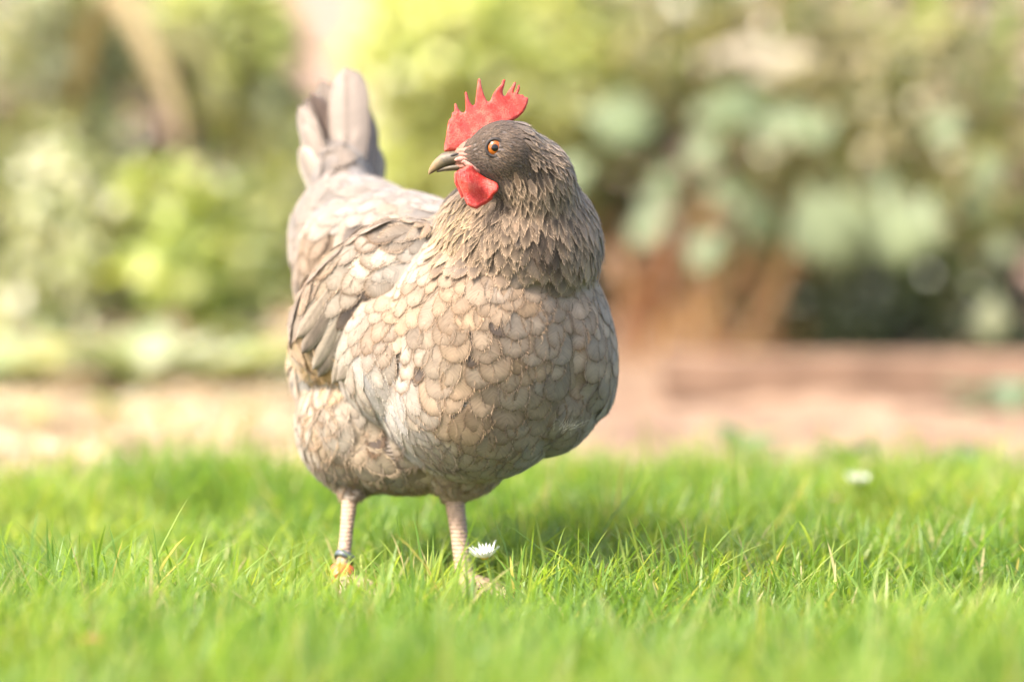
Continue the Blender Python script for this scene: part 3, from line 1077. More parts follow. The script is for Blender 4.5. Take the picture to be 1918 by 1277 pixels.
# ---- comb and wattles: blades filled from an outline, thick at the root and rounded at the rim
def blade(name, outline_px, Y, half, mat, step=0.0008, wave=None, rim=0.5):
    pts = [P(x, y, Y) for x, y in outline_px]
    poly = [Vector((p.x, p.z)) for p in pts]
    dense = []
    for i in range(len(poly)):
        a_, b_ = poly[i], poly[(i + 1) % len(poly)]
        k = max(1, int((b_ - a_).length / (step * 1.1)))
        for j in range(k):
            dense.append(a_.lerp(b_, j / k))
    dn = np.array([tuple(p) for p in dense])
    for _ in range(1):
        dn = 0.5 * dn + 0.25 * (np.roll(dn, 1, 0) + np.roll(dn, -1, 0))
    x0, y0 = dn.min(0)
    x1, y1 = dn.max(0)
    gx, gy = np.meshgrid(np.arange(x0, x1, step), np.arange(y0, y1, step))
    gx = gx + (np.arange(gx.shape[0]) % 2)[:, None] * step * 0.5
    q = np.stack([gx.ravel(), gy.ravel()], 1)
    a_, b_ = dn, np.roll(dn, -1, 0)
    inside = np.zeros(len(q), bool)
    for (ax, ay), (bx, by) in zip(a_, b_):
        c = ((ay > q[:, 1]) != (by > q[:, 1])) & (q[:, 0] < (bx - ax) * (q[:, 1] - ay) / (by - ay + 1e-15) + ax)
        inside ^= c
    dist = np.full(len(q), 9.0)
    for p0, p1 in zip(a_, b_):
        e = p1 - p0
        t = np.clip(((q - p0) @ e) / max(e @ e, 1e-15), 0, 1)
        dist = np.minimum(dist, np.linalg.norm(q - (p0 + t[:, None] * e), axis=1))
    ok = inside & (dist > step * 0.6)
    q, dist = q[ok], dist[ok]
    nb = len(dn)
    verts2 = [Vector(x) for x in dn] + [Vector(x) for x in q]
    edges = [(i, (i + 1) % nb) for i in range(nb)]
    vo_, eo, fo, ov, oe, of = delaunay_2d_cdt(verts2, edges, [list(range(nb))], 1, 1e-7)
    out2 = np.array([tuple(v) for v in vo_])
    dd = np.zeros(len(out2))
    for p0, p1 in zip(a_, b_):
        pass
    bidx = set()
    # map distances
    for i, src in enumerate(ov):
        if src and min(src) >= nb:
            dd[i] = dist[min(src) - nb]
    n2 = len(out2)
    h = np.zeros(n2)
    zrel = (out2[:, 1] - y0) / (y1 - y0)
    lim = half(out2[:, 0], out2[:, 1], zrel)
    h = lim * np.sqrt(1 - (1 - np.clip(dd / (lim * 1.3 + 1e-6), 0, 1)) ** 2)
    yw = np.zeros(n2) if wave is None else wave(out2[:, 0], out2[:, 1], zrel, dd)
    V = np.concatenate([np.stack([out2[:, 0], Y + yw - h, out2[:, 1]], 1), np.stack([out2[:, 0], Y + yw + h, out2[:, 1]], 1)])
    bnd = dd <= 0
    remap = np.arange(2 * n2)
    remap[n2:][bnd] = np.arange(n2)[bnd]
    T = []
    for f in fo:
        f = list(f)
        for k in range(1, len(f) - 1):
            t = (f[0], f[k], f[k + 1])
            T.append(t)
            T.append(tuple(int(remap[i + n2]) for i in reversed(t)))
    me = np_mesh(name, V, None, np.array(T))
    bmx = bmesh.new()
    bmx.from_mesh(me)
    bmesh.ops.delete(bmx, geom=[v for v in bmx.verts if not v.link_faces], context='VERTS')
    bmesh.ops.recalc_face_normals(bmx, faces=bmx.faces)
    bmx.to_mesh(me)
    bmx.free()
    return local_child(name, me, mat, hen)


def flesh_mat(name, c0, c1, c2, bs=900):
    m, nt, out = new_mat(name)
    p = principled(nt, out, 0.33, 0.5)
    oc = objcoord(nt)
    f = noise(nt, oc, 120, 5, 0.6)
    g = noise(nt, oc, bs, 3, 0.7)
    mixv = mathn(nt, 'ADD', mathn(nt, 'MULTIPLY', f, 0.55), mathn(nt, 'MULTIPLY', g, 0.45))
    L(nt, ramp(nt, mixv, [(0.36, c0), (0.48, c1), (0.62, c2)]), p.inputs['Base Color'])
    L(nt, bump(nt, mathn(nt, 'ADD', mathn(nt, 'MULTIPLY', f, 0.6), g), 0.9, 0.0016), p.inputs['Normal'])
    p.inputs['Subsurface Weight'].default_value = 0.12
    p.inputs['Subsurface Radius'].default_value = (0.004, 0.0009, 0.0006)
    p.inputs['Subsurface Scale'].default_value = 1.0
    return m


M_COMB = flesh_mat('comb_flesh', (0.36, 0.014, 0.010), (0.52, 0.030, 0.018), (0.62, 0.135, 0.085))
M_WATTLE = flesh_mat('wattle_flesh', (0.40, 0.016, 0.011), (0.54, 0.030, 0.020), (0.62, 0.12, 0.08), bs=700)


def crop(pts):
    return [(760 + x / 4.562, 120 + y / 4.562) for x, y in pts]


comb_px = crop([(325, 745), (330, 690), (345, 620), (352, 560), (362, 500), (375, 470), (392, 460), (395, 415), (416, 412), (417, 333),
                (431, 335), (445, 375), (470, 410), (498, 420), (510, 400), (511, 340), (504, 238), (521, 236), (536, 290), (560, 345), (580, 362),
                (592, 340), (603, 250), (618, 126), (639, 127), (650, 200), (670, 265), (690, 310), (705, 328), (725, 315), (745, 260),
                (780, 210), (815, 180), (830, 133), (853, 133), (842, 190), (828, 235), (835, 270), (850, 278), (875, 230), (905, 195),
                (924, 156), (944, 156), (935, 205), (920, 240), (930, 252), (950, 215), (961, 176), (976, 178), (973, 225), (958, 258),
                (985, 265), (1005, 263), (1012, 285), (1048, 288), (1045, 330), (1025, 380), (1000, 420), (960, 460), (910, 487),
                (870, 520), (800, 560), (720, 590), (660, 620), (600, 680), (550, 715), (500, 735), (430, 748), (360, 755)])
blade('comb', comb_px, HY, lambda x, y, z: 0.0042 - 0.0028 * np.clip((z - 0.1) / 0.7, 0, 1), M_COMB,
      wave=lambda x, y, z, d: 0.0022 * np.sin(x * 150 + 1.0) * np.clip(z, 0, 1) + 0.0012 * np.sin(x * 420 + y * 200) * np.clip(z, 0, 1))
wat = crop([(455, 900), (432, 915), (426, 960), (432, 1010), (455, 1060), (480, 1110), (500, 1170), (520, 1215), (560, 1240), (610, 1256), (650, 1230),
            (700, 1210), (750, 1170), (765, 1130), (800, 1100), (815, 1060), (800, 1025), (760, 1005), (700, 980), (650, 950),
            (612, 925), (590, 895), (570, 868), (540, 860), (510, 872), (485, 890)])


def wave_w(x, y, z, d):
    return -0.0038 * np.sin((x - x.min()) / (x.max() - x.min()) * 6.6 - 0.6 + 1.2 * z) - 0.0016 * np.sin(z * 9 + x * 120) - 0.0006 * np.exp(-(d - 0.0022) ** 2 / 1.2e-6)


wat = [(884 + (x - 884) * 0.93, 312 + (y - 312) * 0.96) for x, y in wat]
blade('wattle', wat, HY - 0.0165, lambda x, y, z: 0.0026 + 0 * x, M_WATTLE, wave=wave_w)
blade('wattle', [(x - 5, y + 3) for x, y in wat], HY + 0.0165, lambda x, y, z: 0.0026 + 0 * x, M_WATTLE, wave=lambda x, y, z, d: -wave_w(x, y, z, d))


# ---- beak
def loft(rows, seg=14):
    """rows: (x_px, top_px, bottom_px, half width) -> closed loft in the head plane"""
    V, Q, T = [], [], []
    for (x, t, b, w) in rows:
        pt, pb = P(x, t, HY), P(x, b, HY)
        c = (pt + pb) / 2
        h = (pt.z - pb.z) / 2
        for k in range(seg):
            a_ = 2 * math.pi * k / seg
            cs, sn = math.cos(a_), math.sin(a_)
            V.append((c.x, c.y + w * math.copysign(abs(cs) ** 0.85, cs), c.z + h * math.copysign(abs(sn) ** 0.9, sn)))
    n = len(rows)
    for i in range(n - 1):
        for k in range(seg):
            k2 = (k + 1) % seg
            Q.append((i * seg + k, i * seg + k2, (i + 1) * seg + k2, (i + 1) * seg + k))
    for i0, rev in ((0, True), ((n - 1) * seg, False)):
        c = len(V)
        vs = np.array(V[i0:i0 + seg]).mean(0)
        V.append(tuple(vs))
        for k in range(seg):
            k2 = (k + 1) % seg
            T.append((c, i0 + k2, i0 + k) if rev else (c, i0 + k, i0 + k2))
    mb = MB().add(V, Q, T)
    return mb


m, nt, out = new_mat('beak_horn')
p_ = principled(nt, out, 0.5, 0.3)
oc = objcoord(nt)
sx = N(nt, 'ShaderNodeSeparateXYZ')
L(nt, oc, sx.inputs[0])
tipx = (P(803, 320, HY) - HEN_LOC).x
fx = mathn(nt, 'MULTIPLY', mathn(nt, 'SUBTRACT', sx.outputs[0], tipx), 1 / 0.034)
fz = noise(nt, oc, 170, 4, 0.6)
fx = mathn(nt, 'ADD', fx, mathn(nt, 'MULTIPLY_ADD', fz, 1.3, -0.65))
L(nt, ramp(nt, fx, [(0.0, (0.20, 0.125, 0.06)), (0.25, (0.13, 0.095, 0.055)), (0.5, (0.075, 0.06, 0.042)), (0.62, (0.11, 0.082, 0.05)), (0.9, (0.03, 0.024, 0.02))]), p_.inputs['Base Color'])
L(nt, bump(nt, fz, 0.3, 0.0008), p_.inputs['Normal'])
M_BEAK = m
me = loft([(886, 284, 306, .0108), (872, 282, 306, .0104), (860, 282, 307.5, .0096), (848, 282.5, 310, .0086), (836, 284, 313, .0073), (826, 288, 317, .0060),
           (818, 295, 320.5, .0047), (811, 303, 324, .0033), (806, 311, 326.5, .0021), (802, 321, 328, .0006)]).mesh('upper_beak')
local_child('upper_beak', me, M_BEAK, hen)
me = loft([(886, 305, 322, .0094), (870, 304, 320.5, .0088), (855, 305.5, 320, .0078), (842, 308, 320.5, .0064), (832, 311, 321, .0050), (824, 315, 322.5, .0034), (818, 319, 323.5, .0018)]).mesh('lower_beak')
local_child('lower_beak', me, M_BEAK, hen)
bmx = bmesh.new()
ell(bmx, P(853, 290, HY - 0.0078), (0.0042, 0.0011, 0.0013), axis=(-1, 0, -0.25))
me = bpy.data.meshes.new('nostril')
bmx.to_mesh(me)
bmx.free()
local_child('nostril', me, simple_mat('nostril_dark', [(0.3, (0.02, 0.015, 0.012)), (0.7, (0.04, 0.03, 0.025))]), hen)
bmx = bmesh.new()
ell(bmx, P(868, 297, HY - 0.0088), (0.0075, 0.0026, 0.0026), axis=(-1, 0, -0.2))
ell(bmx, P(884, 312, HY - 0.0112), (0.0090, 0.0030, 0.0030), axis=(-1, 0, 0.7))
me = bpy.data.meshes.new('cere')
bmx.to_mesh(me)
bmx.free()
me.polygons.foreach_set('use_smooth', np.ones(len(me.polygons), bool))
M_CERE = simple_mat('face_skin', [(0.3, (0.30, 0.10, 0.08)), (0.7, (0.44, 0.24, 0.18))], scale=300, rough=0.6, bmp=0.5, bdist=0.0008, sss=0.15)
local_child('cere', me, M_CERE, hen)


# ---- eyes: dark globe, amber iris, pupil, lid
def lathe_cap(c, axis, R, a0, a1, seg=32, rings=6, lift=0.0):
    axis = Vector(axis).normalized()
    q = axis.to_track_quat('Z', 'Y').to_matrix()
    V, Q = [], []
    for i in range(rings + 1):
        t = a0 + (a1 - a0) * i / rings
        for k in range(seg):
            f = 2 * math.pi * k / seg
            V.append(Vector(c) + q @ Vector((math.sin(t) * math.cos(f), math.sin(t) * math.sin(f), math.cos(t))) * (R + lift))
    for i in range(rings):
        for k in range(seg):
            k2 = (k + 1) % seg
            Q.append((i * seg + k, i * seg + k2, (i + 1) * seg + k2, (i + 1) * seg + k))
    return V, Q


M_PUPIL = simple_mat('pupil_black', [(0, (0.004, 0.003, 0.003)), (1, (0.006, 0.005, 0.004))], rough=0.06, spec=0.35, coat=0.0)
M_IRIS = simple_mat('amber_iris', [(0.3, (0.17, 0.036, 0.006)), (0.6, (0.30, 0.085, 0.012))], scale=700, rough=0.10, spec=0.35, coat=0.0)
M_LID = simple_mat('eyelid_skin', [(0.3, (0.014, 0.010, 0.008)), (0.7, (0.040, 0.029, 0.023))], scale=500, rough=0.55, bmp=0.5, bdist=0.0006)
for sgn in (1, -1):
    ec = Vector((EYE.x, HY + sgn * (EYE.y - HY), EYE.z))
    ax = Vector((-0.12, -1.0 * sgn, 0.06)).normalized()
    R = 0.0094
    cc = ec - ax * (R - 0.0014)
    V, Q = lathe_cap(cc, ax, R, 0.001, 1.5, rings=10)
    eye = local_child('eye', MB().add(V, Q).mesh('eye'), M_LID, hen)
    V, Q = lathe_cap(cc, ax, R, 0.30, 0.70, lift=0.00012)
    local_child('iris', MB().add(V, Q).mesh('iris'), M_IRIS, hen).parent = eye
    V, Q = lathe_cap(cc, ax, R, 0.001, 0.305, lift=0.00020)
    local_child('pupil', MB().add(V, Q).mesh('pupil'), M_PUPIL, hen).parent = eye
    ring = [Vector(v) for v in lathe_cap(cc, ax, R, 0.86, 0.86, seg=40, rings=1)[0][:40]]
    u_, v_ = None, None
    cen = sum(ring, Vector()) / 40
    V, Q = [], []
    for k in range(40):
        rad = (ring[k] - cen).normalized()
        for j in range(8):
            t = 2 * math.pi * j / 8
            V.append(ring[k] + ax * 0.0010 + rad * math.cos(t) * 0.0015 + ax * math.sin(t) * 0.0014)
    for k in range(40):
        for j in range(8):
            Q.append((k * 8 + j, ((k + 1) % 40) * 8 + j, ((k + 1) % 40) * 8 + (j + 1) % 8, k * 8 + (j + 1) % 8))
    local_child('eyelid', MB().add(V, Q).mesh('eyelid'), M_LID, hen)


# ---- tail: long feathers in two leaning fans
def long_feather(base, tip, width, nrm, col, edge, bend, point=0.12, nu=8, nvv=16, rnd=0.0):
    base, tip, nrm = Vector(base), Vector(tip), Vector(nrm).normalized()
    d = (tip - base)
    ln = d.length
    d.normalize()
    nrm = (nrm - d * nrm.dot(d)).normalized()
    sd = d.cross(nrm)
    V, Cc, U = [], [], []
    for i in range(nvv + 1):
        v = i / nvv
        a_ = min(1.0, 0.35 + 1.3 * v)
        ts = 0.80 - 0.3 * point
        e = 1.0
        if v > ts:
            t = (v - ts) / (1 - ts)
            e = math.sqrt(max(0, 1 - t * t)) * (1 - point) + (1 - t) * point
        w = 0.5 * width * a_ * max(e, 0.04)
        c = base + d * (v * ln) + nrm * (bend * ln * (v * (1 - v)) * 4) + sd * (0.03 * ln * math.sin(v * 3 + rnd * 6))
        for j in range(nu + 1):
            u = -1 + 2 * j / nu
            V.append(c + sd * (u * w) - nrm * (0.16 * width * u * u))
            k = abs(u) ** 3
            sh = 0.66 if abs(u) < 0.1 else 1.0
            Cc.append((np.array(col) * (1 - k) + np.array(edge) * k) * sh)
            U.append((abs(u) * width * 500 + rnd * 37, v * ln * 1000 - abs(u) * width * 600 + rnd * 91, max(abs(u) ** 4, v ** 14)))
    return np.array(V), np.array(Cc), np.array(U)


TP = (0.275, 0.222, 0.180)
TG = (0.19, 0.150, 0.118)
TD = (0.085, 0.058, 0.043)
# base px,py,Y  tip px,py,Y  width, normal, colour
tails = [
    ((668, 392, .246), (640, 124, .290), .040, (-0.25, -1, 0.05), TP, TG),
    ((676, 392, .262), (664, 178, .310), .034, (0.10, -1, 0.05), TP, TG),
    ((682, 398, .268), (682, 205, .318), .032, (0.35, -1, 0.0), TG, TP),
    ((690, 400, .272), (700, 262, .322), .030, (0.5, -0.9, 0.0), TP, TG),
    ((655, 390, .275), (606, 146, .325), .030, (-0.5, -1, 0.1), TG, TD),
    ((642, 392, .252), (588, 172, .300), .031, (-0.2, -1, 0.1), TD, TD),
    ((626, 395, .246), (562, 196, .286), .026, (-0.65, -0.75, 0.1), TP, TG),
    ((628, 395, .250), (560, 235, .280), .030, (-0.75, -0.6, 0.1), TP, TG),
    ((618, 400, .245), (556, 280, .268), .028, (-0.8, -0.5, 0.15), TP, CREAM),
    ((672, 394, .244), (652, 175, .286), .022, (-0.05, -1, 0.05), TG, TP),
    ((634, 396, .248), (574, 184, .292), .018, (-0.4, -0.9, 0.1), TG, TD),
    ((690, 396, .262), (694, 235, .305), .018, (0.3, -1, 0.05), TG, TD),
    ((660, 390, .280), (640, 165, .340), .032, (0.9, 0.5, 0.1), TG, TD),
    ((668, 390, .285), (668, 200, .345), .032, (0.9, 0.5, 0.1), TP, TG),
    ((676, 392, .285), (690, 250, .345), .032, (0.9, 0.5, 0.1), TP, TG),
]
for k, (b, t, w, nn, c, e) in enumerate(tails):
    V, Cc, U = long_feather(P(*b), P(*t), w, nn, c, e, 0.02, rnd=random.random())
    cm = V.mean(0)
    me = np_mesh('tail_feather', V - cm, grid_quads(8, 16), None, Cc, U)
    link('tail_feather', me, M_TAIL, hen, Vector(cm - hl_np))

# long wing quills whose ends hang free below the wing
quills = [((628, 520), (566, 632), .115, .017, (0.42, 0.33, 0.24), (0.26, 0.20, .14)), ((640, 540), (577, 660), .105, .017, (0.26, 0.20, 0.145), (0.42, 0.34, .25)),
          ((655, 560), (590, 684), .095, .017, (0.46, 0.38, 0.28), (0.30, 0.23, .16)), ((668, 580), (605, 700), .085, .016, (0.32, 0.255, 0.185), (0.46, 0.37, .27)),
          ((680, 600), (624, 708), .075, .016, (0.46, 0.37, 0.27), (0.30, 0.23, .16)), ((692, 622), (645, 712), .070, .015, (0.36, 0.285, 0.205), (0.44, 0.35, .26))]
for b, t, Yt, w, c, e in quills:
    bl, bn = hit(*b)
    tl, tn_ = hit(*t)
    bl = bl + bn * 0.001
    tl = tl + tn_ * 0.007 if tl is not None and tl.y < Yt + 0.05 else P(t[0], t[1], Yt)
    print('quill', [round(x, 3) for x in bl], [round(x, 3) for x in tl])
    V, Cc, U = long_feather(bl, tl, w, (bn + (tn_ if tn_ is not None else bn)), np.array(c) * PL * 0.9, np.array(e) * PL * 1.1, 0.03, rnd=random.random(), point=0.3)
    cm = V.mean(0)
    link('wing_quill', np_mesh('wing_quill', V - cm, grid_quads(8, 16), None, Cc, U), M_TAIL, hen, Vector(cm - hl_np))
# ochre down between wing tip and rear fluff
V, Cc, U = [], [], []

# white wisps of down on the breast
M_DOWN = simple_mat('white_down', [(0, (0.62, 0.55, 0.45)), (1, (0.7, 0.64, 0.55))], rough=0.8)
for (x, y, n_, ln, a0) in ((1046, 796, 22, .014, -52),):
    loc, nor = hit(x, y)
    mb = MB()
    for k in range(n_):
        a_ = math.radians(a0 + random.gauss(0, 26))
        d = Vector((math.cos(a_), -0.15, -math.sin(a_)))
        d = (d - nor * d.dot(nor) * 0.8).normalized()
        p0 = loc + nor * 0.006 + Vector((random.gauss(0, .005), 0, random.gauss(0, .003)))
        ll = ln * random.uniform(0.6, 1.1)
        sd = d.cross(nor).normalized()
        bend = random.gauss(-0.25, 0.3)
        pts = [p0 + d * (ll * t) + sd * (bend * ll * t * t) + nor * (0.002 * t) for t in (0, .35, .7, 1)]
        V, Q, T = tube(pts, [.00010, .00009, .00007, .00003], seg=3, cap=False)
        mb.add(V, Q, T)
    tag(local_child('down_tuft', mb.mesh('down_tuft'), M_DOWN, hen), kind='stuff')

# ---- rings on her right shank
def band(c0, c1, r, thick, name, mat):
    V, Q, T = [], [], []
    d = (c1 - c0).normalized()
    a_ = d.cross(Vector((0, 1, 0))).normalized()
    b_ = d.cross(a_)
    seg = 28
    prof = [(0, r), (0, r + thick), (0.5, r + thick * 1.25), (1, r + thick), (1, r)]
    for t, rr in prof:
        for k in range(seg):
            f = 2 * math.pi * k / seg
            V.append(c0.lerp(c1, t) + (a_ * math.cos(f) + b_ * math.sin(f)) * rr)
    m_ = len(prof)
    for i in range(m_):
        i2 = (i + 1) % m_
        for k in range(seg):
            k2 = (k + 1) % seg
            Q.append((i * seg + k, i * seg + k2, i2 * seg + k2, i2 * seg + k))
    return local_child(name, MB().add(V, Q, T).mesh(name), mat, hen)


def on_shank(y):
    zt = P(645, y, kr.y).z
    t = (kr.z - zt) / (kr.z - ar.z)
    return kr.lerp(ar, t)


M_ORANGE = simple_mat('orange_plastic', [(0.3, (0.50, 0.10, 0.03)), (0.7, (0.58, 0.14, 0.045))], scale=80, rough=0.4, spec=0.5)
M_GREYB = simple_mat('blue_grey_plastic', [(0.3, (0.05, 0.06, 0.07)), (0.7, (0.08, 0.095, 0.11))], scale=80, rough=0.4, spec=0.5)
band(on_shank(1054), on_shank(1086), 0.0080, 0.0020, 'leg_ring', M_ORANGE)['label'] = 'orange plastic ring low on the shank'
band(on_shank(1031) + Vector((0.0015, 0, 0.0)), on_shank(1040), 0.0076, 0.0012, 'leg_ring', M_GREYB)['label'] = 'thin blue-grey ring above the orange one'
# ------------------------------------------------------------------ planting behind the lawn
M_LEAF = leaf_mat('shrub_leaf', trans=0.42, rough=0.32, spec=0.6, var=0.22)
M_STEM = simple_mat('shrub_stem', [(0.3, (0.10, 0.075, 0.045)), (0.7, (0.22, 0.16, 0.10))], scale=40, rough=0.85, bmp=0.5, bdist=0.003)
M_DRY = leaf_mat('dry_leaf', trans=0.30, rough=0.7, spec=0.2, var=0.3)


def shrub(name, label, cat, blobs, nleaf, size, cols, base=None, shape=1.0, group=None, upbias=0.6, nstem=6, wratio=0.55, shell=0.55, fold=0.25, droop=0.3):
    """blobs: (px, py, Y, rx_px, rz_px) -- masses of foliage at their own depth, carried by stems from one foot"""
    k = len(blobs)
    cen = [P(b[0], b[1], b[2]) for b in blobs]
    sc = [(b[2] + 3.15) / FPX for b in blobs]
    foot = Vector(base) if base is not None else Vector((np.mean([c.x for c in cen]), np.mean([c.y for c in cen]) + 0.05, 0.02))
    foot.z = 0.0
    root = empty(name, foot)
    tag(root, label, cat, group)
    vol = np.array([b[3] * b[4] for b in blobs], float)
    cnt = np.maximum(8, (nleaf * vol / vol.sum()).astype(int))
    pos, dirs, ups, cl = [], [], [], []
    cols = np.array(cols)
    for b, c, s, n in zip(blobs, cen, sc, cnt):
        rx, rz = b[3] * s, b[4] * s
        ry = min(rx, 0.22)
        v = rng.normal(size=(n, 3))
        v /= np.linalg.norm(v, axis=1, keepdims=True)
        rad = (shell + (1 - shell) * rng.random(n)) ** 0.8
        lump = 1 + 0.22 * np.sin(v[:, 0] * 7 + b[0]) * np.sin(v[:, 2] * 6 + b[1])
        q = v * rad[:, None] * lump[:, None] * np.array((rx, ry, rz)) + np.array(c)
        pos.append(q)
        d = v * 0.8 + rng.normal(0, 0.55, (n, 3)) + np.array((0, 0, -0.15))
        dirs.append(d)
        ups.append(v * 0.5 + np.array((0, -0.15, upbias)) + rng.normal(0, 0.35, (n, 3)))
        pick = cols[rng.integers(0, len(cols), n)] * rng.uniform(0.75, 1.25, n)[:, None]
        cl.append(pick)
    pos = np.concatenate(pos)
    ok = pos[:, 2] > 0.02
    pos, dirs, ups, cl = pos[ok], np.concatenate(dirs)[ok], np.concatenate(ups)[ok], np.concatenate(cl)[ok]
    shapes = [leaf_shape(1.0, wratio * f, nseg=3, fold=fold, droop=droop * g, shape=shape) for f, g in ((1, 1), (0.85, 0.4), (1.1, 1.6))]
    V, Q, Cc = scatter_leaves(pos, dirs, ups, size * rng.uniform(0.65, 1.3, len(pos)), np.clip(cl, 0.01, 0.75), shapes)
    tag(local_child('foliage', np_mesh('foliage', V, Q, None, Cc), M_LEAF, root), kind='stuff')
    for i in range(nstem):
        c = cen[i % k]
        end = c + Vector((random.uniform(-1, 1) * blobs[i % k][3] * sc[i % k] * 0.7, random.uniform(-0.05, 0.1), random.uniform(-0.2, 0.6) * blobs[i % k][4] * sc[i % k]))
        f0 = foot + Vector((random.uniform(-0.04, 0.04), random.uniform(-0.03, 0.03), -0.02))
        mid = f0.lerp(end, 0.5) + Vector((random.uniform(-0.04, 0.04), random.uniform(-0.03, 0.03), 0.04))
        V, Q, T = tube([f0, f0.lerp(mid, 0.5), mid, mid.lerp(end, 0.55), end], [0.008, 0.0065, 0.005, 0.0035, 0.0015], seg=6)
        local_child('stem', MB().add(V, Q, T).mesh('stem'), M_STEM, root)
    return root


def strap(pts, width, col, nu=4, fold=0.2):
    """long strap leaf along points"""
    pts = [Vector(p) for p in pts]
    n = 16
    V, Q, Cc = [], [], []

    def at(t):
        s = t * (len(pts) - 1)
        i = min(int(s), len(pts) - 2)
        f = s - i
        p0, p1, p2, p3 = pts[max(i - 1, 0)], pts[i], pts[i + 1], pts[min(i + 2, len(pts) - 1)]
        return 0.5 * ((2 * p1) + (p2 - p0) * f + (2 * p0 - 5 * p1 + 4 * p2 - p3) * f * f + (3 * p1 - p0 - 3 * p2 + p3) * f ** 3)
    for i in range(n + 1):
        t = i / n
        c = at(t)
        d = (at(min(1, t + 0.02)) - at(max(0, t - 0.02))).normalized()
        sd = d.cross(Vector((0.2, -1, 0.15))).normalized()
        nn = sd.cross(d)
        w = width * 0.5 * min(1, 0.5 + t * 2) * (1 - max(0, (t - 0.55) / 0.45) ** 1.6 * 0.97)
        for j in range(nu + 1):
            u = -1 + 2 * j / nu
            V.append(c + sd * u * w + nn * (abs(u) * w * fold))
            Cc.append(np.array(col) * (1.1 if abs(u) < 0.1 else 1.0))
    for i in range(n):
        for j in range(nu):
            a = i * (nu + 1) + j
            Q.append((a, a + 1, a + nu + 2, a + nu + 1))
    return V, Q, Cc


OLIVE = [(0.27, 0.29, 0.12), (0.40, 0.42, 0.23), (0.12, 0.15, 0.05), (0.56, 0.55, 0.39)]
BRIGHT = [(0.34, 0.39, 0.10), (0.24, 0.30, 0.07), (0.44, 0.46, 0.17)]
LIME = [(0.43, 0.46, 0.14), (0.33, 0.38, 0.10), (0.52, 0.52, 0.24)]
DEEP_SHADE = [(0.032, 0.046, 0.016), (0.045, 0.060, 0.020), (0.065, 0.08, 0.028)]  # greens darkened to put the shade of the hollows into the leaves
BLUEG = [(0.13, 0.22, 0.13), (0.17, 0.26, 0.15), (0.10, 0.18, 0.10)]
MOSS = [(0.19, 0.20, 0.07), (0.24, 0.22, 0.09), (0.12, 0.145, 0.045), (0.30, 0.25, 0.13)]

# far wall and hedges
M_WALL = simple_mat('peach_render', [(0.35, (0.44, 0.295, 0.225)), (0.65, (0.52, 0.36, 0.28))], scale=2.5, rough=0.9, bmp=0.3, bdist=0.004, bscale=60)
mb = MB()
bmx = bmesh.new()
bmesh.ops.create_cube(bmx, size=1.0)
for v in bmx.verts:
    v.co = Vector((v.co.x * 9.0, v.co.y * 0.22, v.co.z * 2.3))
bmesh.ops.bevel(bmx, geom=list(bmx.edges), offset=0.012, segments=2, affect='EDGES')
me = bpy.data.meshes.new('garden_wall')
bmx.to_mesh(me)
bmx.free()
wall = link('garden_wall', me, M_WALL, None, (0, 6.6, 1.12))
tag(wall, 'pale peach rendered wall glimpsed through the gap in the shrubs', 'wall')

shrub('hedge_shrub', 'dark green shrub in the back row behind the olive shrub', 'shrub', [(60, 150, 4.3, 320, 420), (250, 420, 4.2, 260, 240), (-500, 200, 4.2, 420, 420), (-1300, 200, 4.0, 500, 420)], 5200, 0.055, DEEP_SHADE, nstem=5, group='back row of shrubs')
shrub('hedge_shrub', 'dim green shrub in the back row behind the dried stems', 'shrub', [(1260, 330, 4.5, 330, 330), (1150, 60, 4.6, 260, 220)], 2600, 0.055, MOSS + DEEP_SHADE[1:], nstem=5, group='back row of shrubs')
shrub('hedge_shrub', 'dark green shrub in the back row behind the big hanging leaves', 'shrub', [(1720, 360, 4.2, 360, 380), (1600, 90, 4.4, 380, 240), (2400, 200, 4.1, 460, 420), (3200, 200, 3.9, 500, 420)], 5600, 0.055, DEEP_SHADE + MOSS[:1], nstem=5, group='back row of shrubs')
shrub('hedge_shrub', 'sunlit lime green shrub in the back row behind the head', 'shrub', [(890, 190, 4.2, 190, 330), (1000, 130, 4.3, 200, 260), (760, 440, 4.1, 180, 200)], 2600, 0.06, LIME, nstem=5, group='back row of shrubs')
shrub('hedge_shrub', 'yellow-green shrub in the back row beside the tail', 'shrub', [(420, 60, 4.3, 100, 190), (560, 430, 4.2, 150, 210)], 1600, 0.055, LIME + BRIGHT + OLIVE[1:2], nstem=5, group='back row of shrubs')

# front row
shrub('olive_shrub', 'pale olive shrub with cream-edged leaves at the edge of the bed', 'shrub',
      [(60, 130, 2.95, 150, 130), (170, 60, 3.0, 120, 110), (90, 330, 2.85, 110, 110), (170, 300, 2.8, 60, 110), (170, 470, 2.75, 130, 110), (60, 560, 2.75, 90, 70), (290, 480, 2.8, 100, 90), (-188, -325, 2.74, 120, 95)],  # last mass is unseen, added above the view to shade the hollow
      1750, 0.050, OLIVE, nstem=8)
shrub('green_shrub', 'small fresh green shrub with rounded leaves in front of a dark hollow', 'shrub',
      [(300, 370, 2.7, 60, 55), (400, 410, 2.7, 70, 60), (350, 500, 2.65, 100, 70), (440, 520, 2.7, 80, 70)], 480, 0.052, BRIGHT, nstem=6)
shrub('yellow_shrub', 'yellow-green shrub between the dried strap leaf and the pale wall gap', 'shrub',
      [(450, 110, 3.1, 90, 120), (400, 30, 3.1, 110, 70), (525, 250, 3.1, 45, 110), (500, 420, 3.0, 60, 100)], 700, 0.054, LIME + OLIVE[:2], nstem=6)
